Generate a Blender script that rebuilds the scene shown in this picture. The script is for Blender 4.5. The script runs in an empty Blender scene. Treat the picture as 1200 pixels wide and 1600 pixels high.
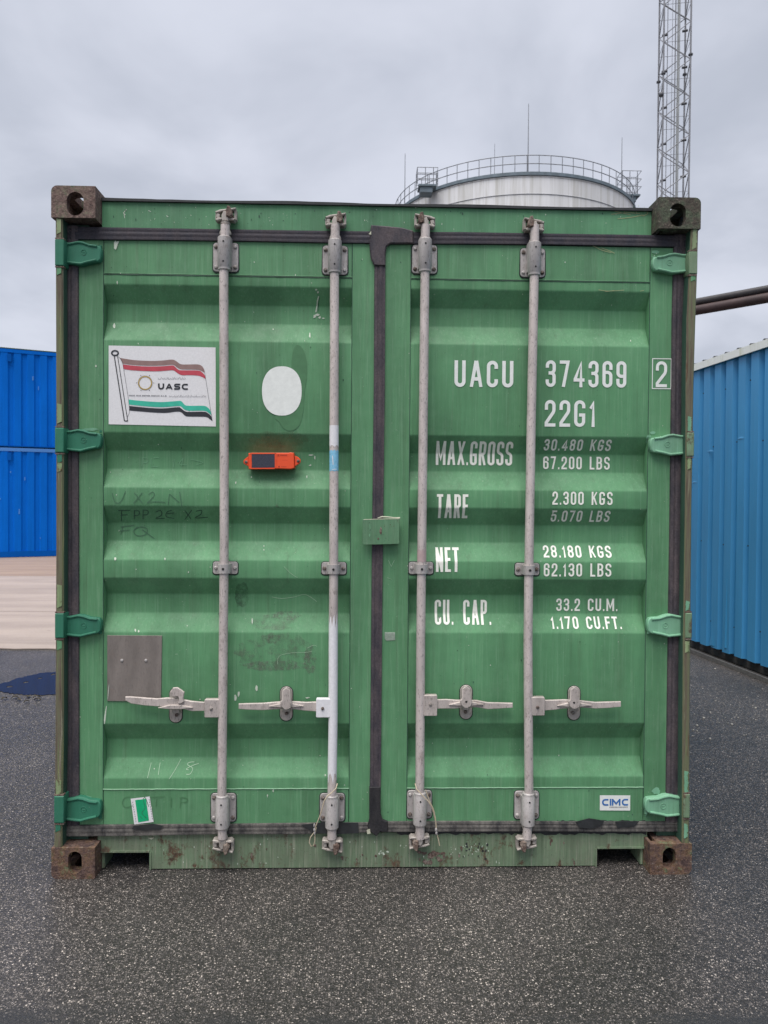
import bpy, bmesh, math, random
from mathutils import Vector, Matrix, Euler
from mathutils.geometry import delaunay_2d_cdt, tessellate_polygon

random.seed(7)
scene = bpy.context.scene
col = scene.collection
rad = math.radians

# ------------------------------------------------------------------ camera
F_PX, CX, CY = 1175.0, 600.0, 800.0
CAM_LOC = Vector((1.15855, -2.83894, 1.43643))
CAM_ROT = Euler((1.554154, -0.0071638, -0.029175), 'XYZ')
cd = bpy.data.cameras.new('camera')
cam = bpy.data.objects.new('camera', cd)
col.objects.link(cam)
cam.location = CAM_LOC
cam.rotation_euler = CAM_ROT
cd.sensor_fit = 'VERTICAL'
cd.sensor_height = 36.0
cd.lens = F_PX * 36.0 / 1600.0
cd.clip_start = 0.05
cd.clip_end = 3000
cd.dof.use_dof = True
cd.dof.focus_distance = 2.9
cd.dof.aperture_fstop = 9.0
scene.camera = cam

# ------------------------------------------------------------------ light
SUN_EL, SUN_AZ = rad(70), rad(208)      # azimuth clockwise from +Y: behind the camera, a little left
w = bpy.data.worlds.new('World')
scene.world = w
w.use_nodes = True
nt = w.node_tree
nt.nodes.clear()
out = nt.nodes.new('ShaderNodeOutputWorld')
bg = nt.nodes.new('ShaderNodeBackground')
bg.inputs['Strength'].default_value = 0.1
sky = nt.nodes.new('ShaderNodeTexSky')
sky.sky_type = 'NISHITA'
sky.sun_disc = False
sky.sun_elevation = SUN_EL
sky.sun_rotation = SUN_AZ
sky.dust_density = 3.0
tc = nt.nodes.new('ShaderNodeTexCoord')
sep = nt.nodes.new('ShaderNodeSeparateXYZ')
nt.links.new(tc.outputs['Generated'], sep.inputs[0])
add = nt.nodes.new('ShaderNodeMath'); add.operation = 'ADD'; add.inputs[1].default_value = 0.22
absz = nt.nodes.new('ShaderNodeMath'); absz.operation = 'ABSOLUTE'
nt.links.new(sep.outputs['Z'], absz.inputs[0])
nt.links.new(absz.outputs[0], add.inputs[0])
dv = nt.nodes.new('ShaderNodeVectorMath'); dv.operation = 'DIVIDE'
cmb = nt.nodes.new('ShaderNodeCombineXYZ')
for k in range(3):
    nt.links.new(add.outputs[0], cmb.inputs[k])
nt.links.new(tc.outputs['Generated'], dv.inputs[0])
nt.links.new(cmb.outputs[0], dv.inputs[1])
n1 = nt.nodes.new('ShaderNodeTexNoise')
n1.inputs['Scale'].default_value = 1.9
n1.inputs['Detail'].default_value = 5
n1.inputs['Roughness'].default_value = 0.5
n1.inputs['Distortion'].default_value = 0.25
nt.links.new(dv.outputs[0], n1.inputs['Vector'])
cr = nt.nodes.new('ShaderNodeValToRGB')
cr.color_ramp.interpolation = 'EASE'
cr.color_ramp.elements[0].position = 0.30
cr.color_ramp.elements[0].color = (0.425, 0.455, 0.530, 1)
cr.color_ramp.elements[1].position = 0.68
cr.color_ramp.elements[1].color = (0.605, 0.630, 0.715, 1)
nt.links.new(n1.outputs['Fac'], cr.inputs[0])
mulc = nt.nodes.new('ShaderNodeVectorMath'); mulc.operation = 'SCALE'
mulc.inputs['Scale'].default_value = 3.95
nt.links.new(cr.outputs[0], mulc.inputs[0])
mx = nt.nodes.new('ShaderNodeMix'); mx.data_type = 'RGBA'
mx.inputs[0].default_value = 0.97       # an almost closed cloud deck over the clear sky
nt.links.new(sky.outputs[0], mx.inputs[6])
nt.links.new(mulc.outputs[0], mx.inputs[7])
nt.links.new(mx.outputs[2], bg.inputs['Color'])
nt.links.new(bg.outputs[0], out.inputs['Surface'])

sd = bpy.data.lights.new('sun', 'SUN')
sd.energy = 1.5
sd.angle = rad(50)
sd.color = (1.0, 0.965, 0.93)
sun = bpy.data.objects.new('sun', sd)
col.objects.link(sun)
sdir = Vector((math.sin(SUN_AZ) * math.cos(SUN_EL), math.cos(SUN_AZ) * math.cos(SUN_EL), math.sin(SUN_EL)))
sun.rotation_euler = sdir.to_track_quat('Z', 'Y').to_euler()
sun.location = (0, -5, 8)

scene.view_settings.view_transform = 'Standard'
scene.view_settings.look = 'None'
scene.view_settings.exposure = 1.56
scene.view_settings.gamma = 1.0
scene.view_settings.use_curve_mapping = False

# ------------------------------------------------------------------ measuring from the photograph
MC = CAM_ROT.to_matrix()


def ray(px, py):
    return MC @ Vector(((px - CX) / F_PX, -(py - CY) / F_PX, -1.0))


def P(px, py, Y):
    """metres (x, z) of an image point that lies on the plane y = Y"""
    r = ray(px, py)
    t = (Y - CAM_LOC.y) / r.y
    q = CAM_LOC + r * t
    return q.x, q.z


def G(px, py, z=0.0):
    r = ray(px, py)
    return CAM_LOC + r * ((z - CAM_LOC.z) / r.z)


# ------------------------------------------------------------------ mesh helpers
class MB:
    def __init__(s):
        s.v, s.f, s.m, s.sm = [], [], [], []

    def face(s, idx, mi=0, smooth=False):
        s.f.append(tuple(idx)); s.m.append(mi); s.sm.append(smooth)

    def box(s, x0, x1, y0, y1, z0, z1, mi=0):
        b = len(s.v)
        for z in (z0, z1):
            s.v += [(x0, y0, z), (x1, y0, z), (x1, y1, z), (x0, y1, z)]
        for q in ((3, 2, 1, 0), (4, 5, 6, 7), (0, 1, 5, 4), (1, 2, 6, 5), (2, 3, 7, 6), (3, 0, 4, 7)):
            s.face([b + i for i in q], mi)
        return s

    def prism(s, outer, holes=(), y0=0.0, y1=0.01, mi=0, axis='y', back=True, chamfer=0.0):
        """polygon (with holes) in x,z extruded along y from y0 (front) to y1; axis 'z': x,y outline extruded in z; 'x': y,z outline"""
        def put(a, b_, d):
            if axis == 'y': return (a, d, b_)
            if axis == 'z': return (a, b_, d)
            return (d, a, b_)
        loops = [list(outer)] + [list(h) for h in holes]
        tris = tessellate_polygon([[Vector((p[0], p[1], 0)) for p in l] for l in loops])
        flat = [p for l in loops for p in l]
        b = len(s.v)
        if chamfer > 0 and not holes:
            cxx = sum(p[0] for p in flat) / len(flat); czz = sum(p[1] for p in flat) / len(flat)
            n = len(flat)
            ins = []
            for i in range(n):
                a, c, d = Vector(flat[i - 1]), Vector(flat[i]), Vector(flat[(i + 1) % n])
                e1 = (c - a).normalized() if (c - a).length > 1e-9 else Vector((1, 0))
                e2 = (d - c).normalized() if (d - c).length > 1e-9 else Vector((1, 0))
                nn = Vector((e1.y + e2.y, -e1.x - e2.x))
                if nn.length < 1e-6: nn = Vector((e1.y, -e1.x))
                nn.normalize()
                if nn.dot(Vector((cxx, czz)) - c) < 0: nn = -nn
                ins.append(c + nn * chamfer)
            sg = 1 if y1 > y0 else -1
            s.v += [put(p.x, p.y, y0) for p in ins]
            s.v += [put(p[0], p[1], y0 + sg * chamfer) for p in flat]
            s.v += [put(p[0], p[1], y1) for p in flat]
            for t in tris:
                s.face([b + i for i in t], mi)
                if back: s.face([b + 2 * n + i for i in reversed(t)], mi)
            for i in range(n):
                j = (i + 1) % n
                s.face((b + i, b + j, b + n + j, b + n + i), mi)
                s.face((b + n + i, b + n + j, b + 2 * n + j, b + 2 * n + i), mi)
            return s
        n = len(flat)
        s.v += [put(p[0], p[1], y0) for p in flat]
        s.v += [put(p[0], p[1], y1) for p in flat]
        for t in tris:
            s.face([b + i for i in t], mi)
            if back: s.face([b + n + i for i in reversed(t)], mi)
        o = 0
        for l in loops:
            k = len(l)
            for i in range(k):
                j = (i + 1) % k
                s.face((b + o + i, b + o + j, b + n + o + j, b + n + o + i), mi)
            o += k
        return s

    def tube(s, pts, r, seg=10, mi=0, caps=True, smooth=True, rads=None):
        pts = [Vector(p) for p in pts]
        b = len(s.v)
        n = len(pts)
        up = None
        for i, p in enumerate(pts):
            d = (pts[min(i + 1, n - 1)] - pts[max(i - 1, 0)])
            if d.length < 1e-9: d = Vector((0, 0, 1))
            d.normalize()
            if up is None:
                up = Vector((0, 0, 1)) if abs(d.z) < 0.9 else Vector((0, 1, 0))
            u = d.cross(up)
            if u.length < 1e-6:
                up = Vector((1, 0, 0)); u = d.cross(up)
            u.normalize()
            v = u.cross(d).normalized()
            up = v
            rr = rads[i] if rads else r
            for k in range(seg):
                a = 2 * math.pi * k / seg
                s.v.append(tuple(p + (u * math.cos(a) + v * math.sin(a)) * rr))
        for i in range(n - 1):
            for k in range(seg):
                k2 = (k + 1) % seg
                s.face((b + i * seg + k, b + i * seg + k2, b + (i + 1) * seg + k2, b + (i + 1) * seg + k), mi, smooth)
        if caps:
            s.face([b + k for k in reversed(range(seg))], mi)
            s.face([b + (n - 1) * seg + k for k in range(seg)], mi)
        return s

    def lathe(s, prof, c, axis='y', seg=16, mi=0, smooth=True):
        """prof: list of (distance along axis, radius)"""
        A = {'x': Vector((1, 0, 0)), 'y': Vector((0, 1, 0)), 'z': Vector((0, 0, 1))}[axis]
        U = {'x': Vector((0, 1, 0)), 'y': Vector((1, 0, 0)), 'z': Vector((1, 0, 0))}[axis]
        V = A.cross(U)
        b = len(s.v)
        c = Vector(c)
        for d, r in prof:
            for k in range(seg):
                a = 2 * math.pi * k / seg
                s.v.append(tuple(c + A * d + (U * math.cos(a) + V * math.sin(a)) * r))
        for i in range(len(prof) - 1):
            for k in range(seg):
                k2 = (k + 1) % seg
                s.face((b + i * seg + k, b + i * seg + k2, b + (i + 1) * seg + k2, b + (i + 1) * seg + k), mi, smooth)
        s.face([b + k for k in range(seg)], mi)
        s.face([b + (len(prof) - 1) * seg + k for k in reversed(range(seg))], mi)
        return s

    def ball(s, c, r, mi=0, seg=10, rings=6, sc=(1, 1, 1)):
        b = len(s.v)
        for i in range(rings + 1):
            t = math.pi * i / rings
            for k in range(seg):
                a = 2 * math.pi * k / seg
                s.v.append((c[0] + sc[0] * r * math.sin(t) * math.cos(a), c[1] + sc[1] * r * math.sin(t) * math.sin(a), c[2] + sc[2] * r * math.cos(t)))
        for i in range(rings):
            for k in range(seg):
                k2 = (k + 1) % seg
                s.face((b + i * seg + k, b + (i + 1) * seg + k, b + (i + 1) * seg + k2, b + i * seg + k2), mi, True)
        return s

    def mesh(s, name, mats, normals=True):
        me = bpy.data.meshes.new(name)
        me.from_pydata([tuple(p) for p in s.v], [], s.f)
        for m in (mats if isinstance(mats, (list, tuple)) else [mats]):
            me.materials.append(m)
        for p, mi, sm in zip(me.polygons, s.m, s.sm):
            p.material_index = mi
            p.use_smooth = sm
        if normals:
            bm = bmesh.new(); bm.from_mesh(me)
            bmesh.ops.remove_doubles(bm, verts=bm.verts, dist=1e-6)
            bmesh.ops.recalc_face_normals(bm, faces=bm.faces)
            bm.to_mesh(me); bm.free()
        me.set_sharp_from_angle(angle=rad(38))
        return me


WORLD_LOC = {}


def link(o, parent, loc):
    col.objects.link(o)
    WORLD_LOC[o] = Vector(loc)
    if parent is not None:
        o.parent = parent
        o.location = Vector(loc) - WORLD_LOC[parent]
    else:
        o.location = loc
    return o


def build(name, mb, mats, parent=None, base=False, label=None, cat=None, group=None, kind=None, normals=True):
    """link a world-space MB as one object whose origin is its own centre (or base)"""
    me = mb if isinstance(mb, bpy.types.Mesh) else mb.mesh(name, mats, normals)
    co = [v.co for v in me.vertices]
    mn = Vector([min(c[i] for c in co) for i in range(3)])
    mxx = Vector([max(c[i] for c in co) for i in range(3)])
    c = (mn + mxx) / 2
    if base: c.z = mn.z
    me.transform(Matrix.Translation(-c))
    o = bpy.data.objects.new(name, me)
    link(o, parent, c)
    tagit(o, label, cat, group, kind)
    return o


def tagit(o, label=None, cat=None, group=None, kind=None):
    if label: o['label'] = label
    if cat: o['category'] = cat
    if group: o['group'] = group
    if kind: o['kind'] = kind
    return o


def empty(name, loc, **k):
    o = bpy.data.objects.new(name, None)
    o.empty_display_size = 0.3
    link(o, None, loc)
    return tagit(o, **k)


def place(name, me, parent, loc, rot=None, scale=None):
    o = bpy.data.objects.new(name, me)
    link(o, parent, loc)
    if rot: o.rotation_euler = rot
    if scale: o.scale = scale
    return o


# ------------------------------------------------------------------ materials
class NT:
    def __init__(s, name):
        s.mat = bpy.data.materials.new(name)
        s.mat.use_nodes = True
        s.t = s.mat.node_tree
        s.bsdf = s.t.nodes['Principled BSDF']
        s.geo = s.t.nodes.new('ShaderNodeNewGeometry')
        s.pos = s.geo.outputs['Position']

    def n(s, typ, **k):
        x = s.t.nodes.new(typ)
        for a, b in k.items(): setattr(x, a, b)
        return x

    def l(s, a, b): s.t.links.new(a, b)

    def scaled(s, sc, off=(0, 0, 0)):
        m = s.n('ShaderNodeMapping')
        m.inputs['Scale'].default_value = sc
        m.inputs['Location'].default_value = off
        s.l(s.pos, m.inputs['Vector'])
        return m.outputs[0]

    def noise(s, scale=5, detail=4, rough=0.55, sc=None, off=(0, 0, 0), dist=0.0):
        x = s.n('ShaderNodeTexNoise')
        x.inputs['Scale'].default_value = scale
        x.inputs['Detail'].default_value = detail
        x.inputs['Roughness'].default_value = rough
        x.inputs['Distortion'].default_value = dist
        s.l(s.scaled(sc or (1, 1, 1), off), x.inputs['Vector'])
        return x.outputs['Fac']

    def vor(s, scale, feature='F1', sc=None):
        x = s.n('ShaderNodeTexVoronoi')
        x.feature = feature
        x.inputs['Scale'].default_value = scale
        s.l(s.scaled(sc or (1, 1, 1)), x.inputs['Vector'])
        return x

    def ramp(s, fac, stops, interp='LINEAR'):
        x = s.n('ShaderNodeValToRGB')
        x.color_ramp.interpolation = interp
        e = x.color_ramp.elements
        while len(e) < len(stops): e.new(0.5)
        for el, (p, c) in zip(e, stops):
            el.position = p
            el.color = (c, c, c, 1) if isinstance(c, (int, float)) else (*c, 1)
        s.l(fac, x.inputs[0])
        return x.outputs[0]

    def mix(s, fac, a, b, blend='MIX'):
        x = s.n('ShaderNodeMix', data_type='RGBA', blend_type=blend)
        for sock, v in ((x.inputs[0], fac), (x.inputs[6], a), (x.inputs[7], b)):
            if isinstance(v, (int, float)): sock.default_value = v
            elif isinstance(v, tuple): sock.default_value = (*v, 1)
            else: s.l(v, sock)
        return x.outputs[2]

    def math(s, op, a, b=0.0):
        x = s.n('ShaderNodeMath', operation=op)
        for sock, v in ((x.inputs[0], a), (x.inputs[1], b)):
            if isinstance(v, (int, float)): sock.default_value = v
            else: s.l(v, sock)
        return x.outputs[0]

    def bump(s, h, strength=0.3, dist=0.002, prev=None):
        x = s.n('ShaderNodeBump')
        x.inputs['Strength'].default_value = strength
        x.inputs['Distance'].default_value = dist
        s.l(h, x.inputs['Height'])
        if prev: s.l(prev, x.inputs['Normal'])
        return x.outputs[0]

    def done(s, color, rough=0.5, metal=0.0, normal=None, spec=0.5):
        for key, v in (('Base Color', color), ('Roughness', rough), ('Metallic', metal), ('Specular IOR Level', spec)):
            sock = s.bsdf.inputs[key]
            if isinstance(v, tuple): sock.default_value = (*v, 1)
            elif isinstance(v, (int, float)): sock.default_value = v
            else: s.l(v, sock)
        if normal: s.l(normal, s.bsdf.inputs['Normal'])
        return s.mat


def plain(name, c, rough=0.5, metal=0.0, var=0.12, vs=40, spec=0.5):
    t = NT(name)
    a = tuple(x * (1 - var) for x in c); b = tuple(min(1, x * (1 + var)) for x in c)
    return t.done(t.ramp(t.noise(vs, 5, 0.6), [(0.3, a), (0.7, b)]), rough, metal, spec=spec)


def paint_green(name, base, dirt=0.25, rust=0.0, seed=0.0, chips=0.5):
    t = NT(name)
    d = tuple(x * 0.86 for x in base)
    li = tuple(min(1, x * 1.14 + 0.008) for x in base)
    c = t.ramp(t.noise(2.2, 6, 0.6, off=(seed, 0, 0)), [(0.3, d), (0.52, base), (0.75, li)])
    # fine vertical wash streaks
    st = t.noise(1.0, 5, 0.7, sc=(75, 75, 2.2), off=(seed, 0, 0))
    c = t.mix(t.math('MULTIPLY', t.ramp(st, [(0.42, 0.0), (0.68, 1.0)]), dirt), c, tuple(x * 0.55 + 0.004 for x in base))
    st2 = t.noise(1.0, 4, 0.7, sc=(140, 140, 5), off=(seed, 3, 0))
    c = t.mix(t.math('MULTIPLY', t.ramp(st2, [(0.52, 0.0), (0.72, 1.0)]), dirt * 1.7), c, (base[0] * 1.7 + .03, base[1] * 1.25 + .03, base[2] * 1.5 + .03))
    # broad uneven fading in upright bands
    bd = t.noise(1.0, 5, 0.6, sc=(7, 7, 1.1), off=(seed, 2, 7))
    c = t.mix(1.0, c, t.ramp(bd, [(0.32, 0.80), (0.5, 1.0), (0.7, 1.14)]), 'MULTIPLY')
    st3 = t.noise(1.0, 6, 0.75, sc=(38, 38, 1.3), off=(seed, 8, 3))
    c = t.mix(t.math('MULTIPLY', t.ramp(st3, [(0.55, 0.0), (0.72, 1.0)]), dirt * 1.5), c, (0.07, 0.115, 0.06))
    # chalky bloom
    bl = t.noise(9, 8, 0.75, off=(seed, 9, 1))
    c = t.mix(t.math('MULTIPLY', t.ramp(bl, [(0.5, 0.0), (0.78, 1.0)]), 0.3), c, (base[0] * 1.6 + .02, base[1] * 1.15 + .02, base[2] * 1.4 + .02))
    # specks
    sp = t.noise(170, 2, 0.5, off=(seed, 0, 4))
    c = t.mix(t.math('MULTIPLY', t.ramp(sp, [(0.71, 0.0), (0.74, 1.0)]), chips), c, (0.03, 0.05, 0.035))
    sp2 = t.noise(120, 2, 0.5, off=(seed, 5, 4))
    c = t.mix(t.math('MULTIPLY', t.ramp(sp2, [(0.74, 0.0), (0.77, 1.0)]), chips * 0.8), c, (0.45, 0.52, 0.42))
    if rust > 0:
        rn = t.noise(11, 9, 0.78, sc=(1, 1, 0.7), off=(seed, 1, 2))
        rc = t.ramp(t.noise(60, 5, 0.7), [(0.35, (0.035, 0.02, 0.015)), (0.6, (0.12, 0.055, 0.03)), (0.8, (0.22, 0.16, 0.11))])
        c = t.mix(t.ramp(rn, [(0.66 - rust * 0.28, 0.0), (0.70 - rust * 0.2, 1.0)]), c, rc)
        gr = t.noise(6, 8, 0.75, off=(seed, 7, 2))
        c = t.mix(t.math('MULTIPLY', t.ramp(gr, [(0.42, 0.0), (0.7, 1.0)]), min(0.8, rust * 1.3)), c, (0.135, 0.135, 0.10))
    rg = t.ramp(t.noise(14, 5, 0.6), [(0.3, 0.5), (0.7, 0.68)])
    nb = t.bump(t.noise(4.5, 3, 0.5, off=(seed, 0, 0)), 0.5, 0.012)
    nb = t.bump(t.noise(260, 3, 0.6), 0.12, 0.001, nb)
    return t.done(c, rg, 0.0, nb, 0.4)


GREEN = (0.099, 0.268, 0.126)
m_green = paint_green('container green paint', GREEN)
m_green2 = paint_green('container green paint frame', (0.102, 0.268, 0.128), 0.28, seed=4)
m_head = paint_green('header green paint', (0.090, 0.250, 0.124), 0.22, seed=8, chips=1.0)
m_sill = paint_green('sill weathered green', (0.165, 0.24, 0.145), 0.6, rust=0.40, seed=2, chips=1.0)
m_darkgreen = paint_green('recess shade and mark green', (0.035, 0.09, 0.06), 0.3, seed=6)
m_teal = paint_green('hinge teal paint', (0.030, 0.175, 0.105), 0.12, seed=11, chips=0.3)
m_mint = paint_green('hinge mint touch up', (0.19, 0.43, 0.27), 0.2, rust=0.12, seed=12, chips=0.4)
m_lightgreen = paint_green('pale green touch up', (0.24, 0.33, 0.16), 0.35, rust=0.3, seed=13)


def rusty(name, seed, c1, c2, c3, c4):
    t = NT(name)
    a = t.ramp(t.noise(16, 9, 0.78, off=(seed, 0, 0)), [(0.36, c1), (0.46, c2), (0.54, c3), (0.63, c4)])
    b = t.ramp(t.noise(80, 6, 0.8, off=(seed, 2, 0)), [(0.32, 0.3), (0.68, 1.6)])
    c = t.mix(1.0, a, b, 'MULTIPLY')
    sp = t.noise(75, 3, 0.6, off=(seed, 7, 4))
    c = t.mix(t.math('MULTIPLY', t.ramp(sp, [(0.60, 0.0), (0.68, 1.0)]), 0.6), c, (0.30, 0.26, 0.20))
    nb = t.bump(t.noise(55, 7, 0.75), 1.0, 0.008)
    return t.done(c, 0.78, 0.0, nb, 0.3)


m_cast_tl = rusty('casting top worn', 1, (0.10, 0.055, 0.045), (0.17, 0.115, 0.10), (0.19, 0.14, 0.11), (0.13, 0.17, 0.10))
m_cast_tr = rusty('casting top grimy', 5, (0.045, 0.035, 0.03), (0.085, 0.07, 0.055), (0.08, 0.09, 0.06), (0.10, 0.13, 0.08))
m_cast_b = rusty('casting bottom rusty', 3, (0.055, 0.035, 0.035), (0.135, 0.085, 0.07), (0.17, 0.10, 0.06), (0.13, 0.18, 0.10))


def post_mat(name, seed):
    t = NT(name)
    a = t.ramp(t.noise(1.0, 7, 0.75, sc=(85, 85, 2.6), off=(seed, 0, 0)),
               [(0.32, (0.055, 0.042, 0.032)), (0.43, (0.12, 0.095, 0.07)), (0.50, (0.15, 0.14, 0.09)), (0.57, (0.13, 0.155, 0.08)), (0.66, (0.26, 0.25, 0.12)), (0.78, (0.18, 0.27, 0.14))])
    c = t.mix(t.ramp(t.noise(1.0, 5, 0.7, sc=(110, 110, 3), off=(seed, 3, 0)), [(0.6, 0.0), (0.68, 0.8)]), a, (0.32, 0.30, 0.22))
    c = t.mix(t.ramp(t.noise(1.0, 5, 0.7, sc=(80, 80, 6), off=(seed, 6, 0)), [(0.62, 0.0), (0.7, 0.9)]), c, (0.10, 0.045, 0.025))
    nb = t.bump(t.noise(1.0, 6, 0.7, sc=(120, 120, 12)), 0.5, 0.002)
    return t.done(c, 0.7, 0.0, nb, 0.3)


m_post = post_mat('scraped corner post', 0)


def rubber(name, c, dust, damt, seed=0):
    t = NT(name)
    n = t.noise(1.0, 6, 0.7, sc=(25, 25, 10), off=(seed, 0, 0))
    cc = t.mix(t.math('MULTIPLY', t.ramp(n, [(0.36, 0.0), (0.66, 1.0)]), damt), c, dust)
    f = t.noise(150, 4, 0.7)
    cc = t.mix(1.0, cc, t.ramp(f, [(0.3, 0.7), (0.7, 1.25)]), 'MULTIPLY')
    return t.done(cc, t.ramp(n, [(0.3, 0.5), (0.7, 0.8)]), 0.0, t.bump(f, 0.6, 0.002), 0.25)


m_rub = rubber('door gasket rubber', (0.050, 0.046, 0.056), (0.125, 0.100, 0.102), 0.75)
m_rub_top = rubber('door gasket rubber top', (0.036, 0.035, 0.046), (0.080, 0.066, 0.070), 0.6, 3)
m_rub_low = rubber('door gasket rubber dusty', (0.035, 0.034, 0.036), (0.20, 0.185, 0.165), 0.85, 5)
m_black = plain('roof edge black', (0.022, 0.024, 0.026), 0.6, var=0.4)
m_void = plain('dark interior', (0.02, 0.02, 0.02), 0.9)


def galv(name, c, speck=0.8, seed=0):
    t = NT(name)
    a = t.ramp(t.noise(1.0, 6, 0.65, sc=(22, 22, 6), off=(seed, 0, 0)), [(0.3, tuple(x * 0.74 for x in c)), (0.7, tuple(min(1, x * 1.12) for x in c))])
    a = t.mix(t.math('MULTIPLY', t.ramp(t.noise(1.0, 3, 0.6, sc=(190, 190, 70), off=(seed, 4, 0)), [(0.56, 0.0), (0.68, 1.0)]), speck), a, (0.13, 0.115, 0.105))
    a = t.mix(t.math('MULTIPLY', t.ramp(t.noise(22, 7, 0.8, off=(seed, 8, 0)), [(0.54, 0.0), (0.70, 1.0)]), 0.6), a, (0.22, 0.175, 0.145))
    return t.done(a, t.ramp(t.noise(40, 4, 0.6), [(0.3, 0.42), (0.7, 0.65)]), 0.15, t.bump(t.noise(200, 4, 0.7), 0.3, 0.001), 0.4)


m_rod = galv('lock rod galvanised', (0.60, 0.53, 0.50), 0.6)
m_brk = galv('bracket galvanised', (0.46, 0.43, 0.415), 0.5, 3)
m_cam = galv('cam cast galvanised', (0.44, 0.40, 0.36), 0.7, 6)
m_handle = galv('handle galvanised', (0.52, 0.46, 0.425), 0.6, 9)
m_bolt = rusty('bolt worn', 9, (0.08, 0.05, 0.045), (0.15, 0.115, 0.10), (0.26, 0.23, 0.21), (0.36, 0.33, 0.30))
m_rustpin = rusty('rusty pin', 12, (0.08, 0.05, 0.04), (0.15, 0.10, 0.08), (0.22, 0.17, 0.14), (0.30, 0.25, 0.21))
m_hole = plain('bolt hole black', (0.012, 0.012, 0.012), 0.8)
m_white = plain('white lettering paint', (0.78, 0.80, 0.76), 0.5, var=0.06, vs=60)
m_letter = plain('cream lettering paint', (0.87, 0.87, 0.78), 0.5, var=0.08, vs=60)
m_decal = plain('white decal film', (0.75, 0.74, 0.745), 0.45, var=0.06, vs=150)
m_ink = plain('decal black ink', (0.022, 0.024, 0.03), 0.45)
m_red = plain('decal faded red', (0.50, 0.06, 0.085), 0.5)
m_brown = plain('decal faded brown', (0.27, 0.17, 0.155), 0.5)
m_jade = plain('decal jade green', (0.04, 0.46, 0.32), 0.5)
m_gold = plain('decal gold', (0.45, 0.30, 0.06), 0.5)
m_fineink = plain('fine print grey', (0.22, 0.22, 0.24), 0.5)
m_oil = plain('oval ghost stain', (0.068, 0.190, 0.084), 0.5, var=0.1)
m_plate = galv('bare metal patch plate', (0.235, 0.205, 0.185), 0.4, 14)
m_scuff = plain('scuffed grey primer', (0.135, 0.165, 0.13), 0.7, var=0.25, vs=120)
m_scuff2 = plain('old glue residue', (0.25, 0.31, 0.25), 0.7, var=0.2, vs=120)
m_pencil = plain('grey marker scrawl', (0.055, 0.14, 0.08), 0.6)
m_chalk = plain('chalk scrawl', (0.36, 0.52, 0.36), 0.8)
m_faint = plain('faint chalk', (0.155, 0.35, 0.20), 0.8)
m_chip = plain('bare pale chip', (0.52, 0.58, 0.48), 0.7, vs=200)
m_yel = plain('yellowed scratch', (0.36, 0.38, 0.20), 0.7)
m_orange = plain('orange plastic', (0.80, 0.085, 0.022), 0.4, var=0.03)
m_solar = NT('solar panel')
m_solar = m_solar.done(m_solar.ramp(m_solar.vor(420).outputs['Distance'], [(0.2, (0.055, 0.06, 0.085)), (0.7, (0.028, 0.03, 0.045))]), 0.35)
m_devink = plain('device print', (0.30, 0.02, 0.012), 0.5)
m_cimc = plain('logo blue', (0.035, 0.15, 0.42), 0.5)
m_sticker_g = plain('sticker green', (0.005, 0.38, 0.16), 0.4, var=0.1)
m_tape = plain('blue tape remnant', (0.22, 0.50, 0.68), 0.5, var=0.18, vs=120)
m_whitepaint = plain('white rod paint', (0.74, 0.73, 0.75), 0.5, var=0.08, vs=90)
m_pinktape = plain('pink stain on rod', (0.44, 0.33, 0.32), 0.5)
m_wire = plain('seal wire', (0.50, 0.42, 0.30), 0.5, var=0.25, vs=300)
m_putty = plain('pale putty', (0.50, 0.50, 0.38), 0.7)
m_weld = plain('bright scraped weld', (0.24, 0.42, 0.27), 0.6, var=0.15, vs=60)


def coating(name, c, streak=0.15, rough=0.4, seed=0, spec=0.5):
    t = NT(name)
    a = t.ramp(t.noise(1.0, 5, 0.6, sc=(1.5, 1.5, 0.7), off=(seed, 0, 0)), [(0.3, tuple(x * 0.9 for x in c)), (0.7, tuple(x * 1.1 for x in c))])
    a = t.mix(t.math('MULTIPLY', t.ramp(t.noise(1.0, 5, 0.7, sc=(20, 20, 0.8), off=(seed, 4, 0)), [(0.45, 0.0), (0.7, 1.0)]), streak), a, tuple(x * 0.6 for x in c))
    a = t.mix(t.ramp(t.noise(60, 2, 0.5, off=(seed, 8, 0)), [(0.77, 0.0), (0.79, 0.8)]), a, (0.05, 0.04, 0.04))
    return t.done(a, rough, 0.0, t.bump(t.noise(3, 2, 0.5), 0.12, 0.01), spec)


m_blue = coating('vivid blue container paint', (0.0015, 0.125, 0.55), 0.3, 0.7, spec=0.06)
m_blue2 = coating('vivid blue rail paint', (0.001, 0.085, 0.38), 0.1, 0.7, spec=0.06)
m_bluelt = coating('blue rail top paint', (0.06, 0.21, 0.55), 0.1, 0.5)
m_shed = coating('shed blue cladding', (0.050, 0.275, 0.54), 0.2, 0.38, seed=5)
m_trim = NT('stained white trim')
m_trim = m_trim.done(m_trim.mix(m_trim.math('MULTIPLY', m_trim.ramp(m_trim.noise(1.0, 5, 0.7, sc=(5, 9, 1.5)), [(0.5, 0.0), (0.66, 1.0)]), 0.5), (0.80, 0.80, 0.76), (0.50, 0.49, 0.33)), 0.6)
m_roofing = plain('dark fibre cement roof', (0.035, 0.037, 0.04), 0.9, var=0.3)
m_beam = plain('dark base beam', (0.055, 0.052, 0.05), 0.55, var=0.35, vs=12)


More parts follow.
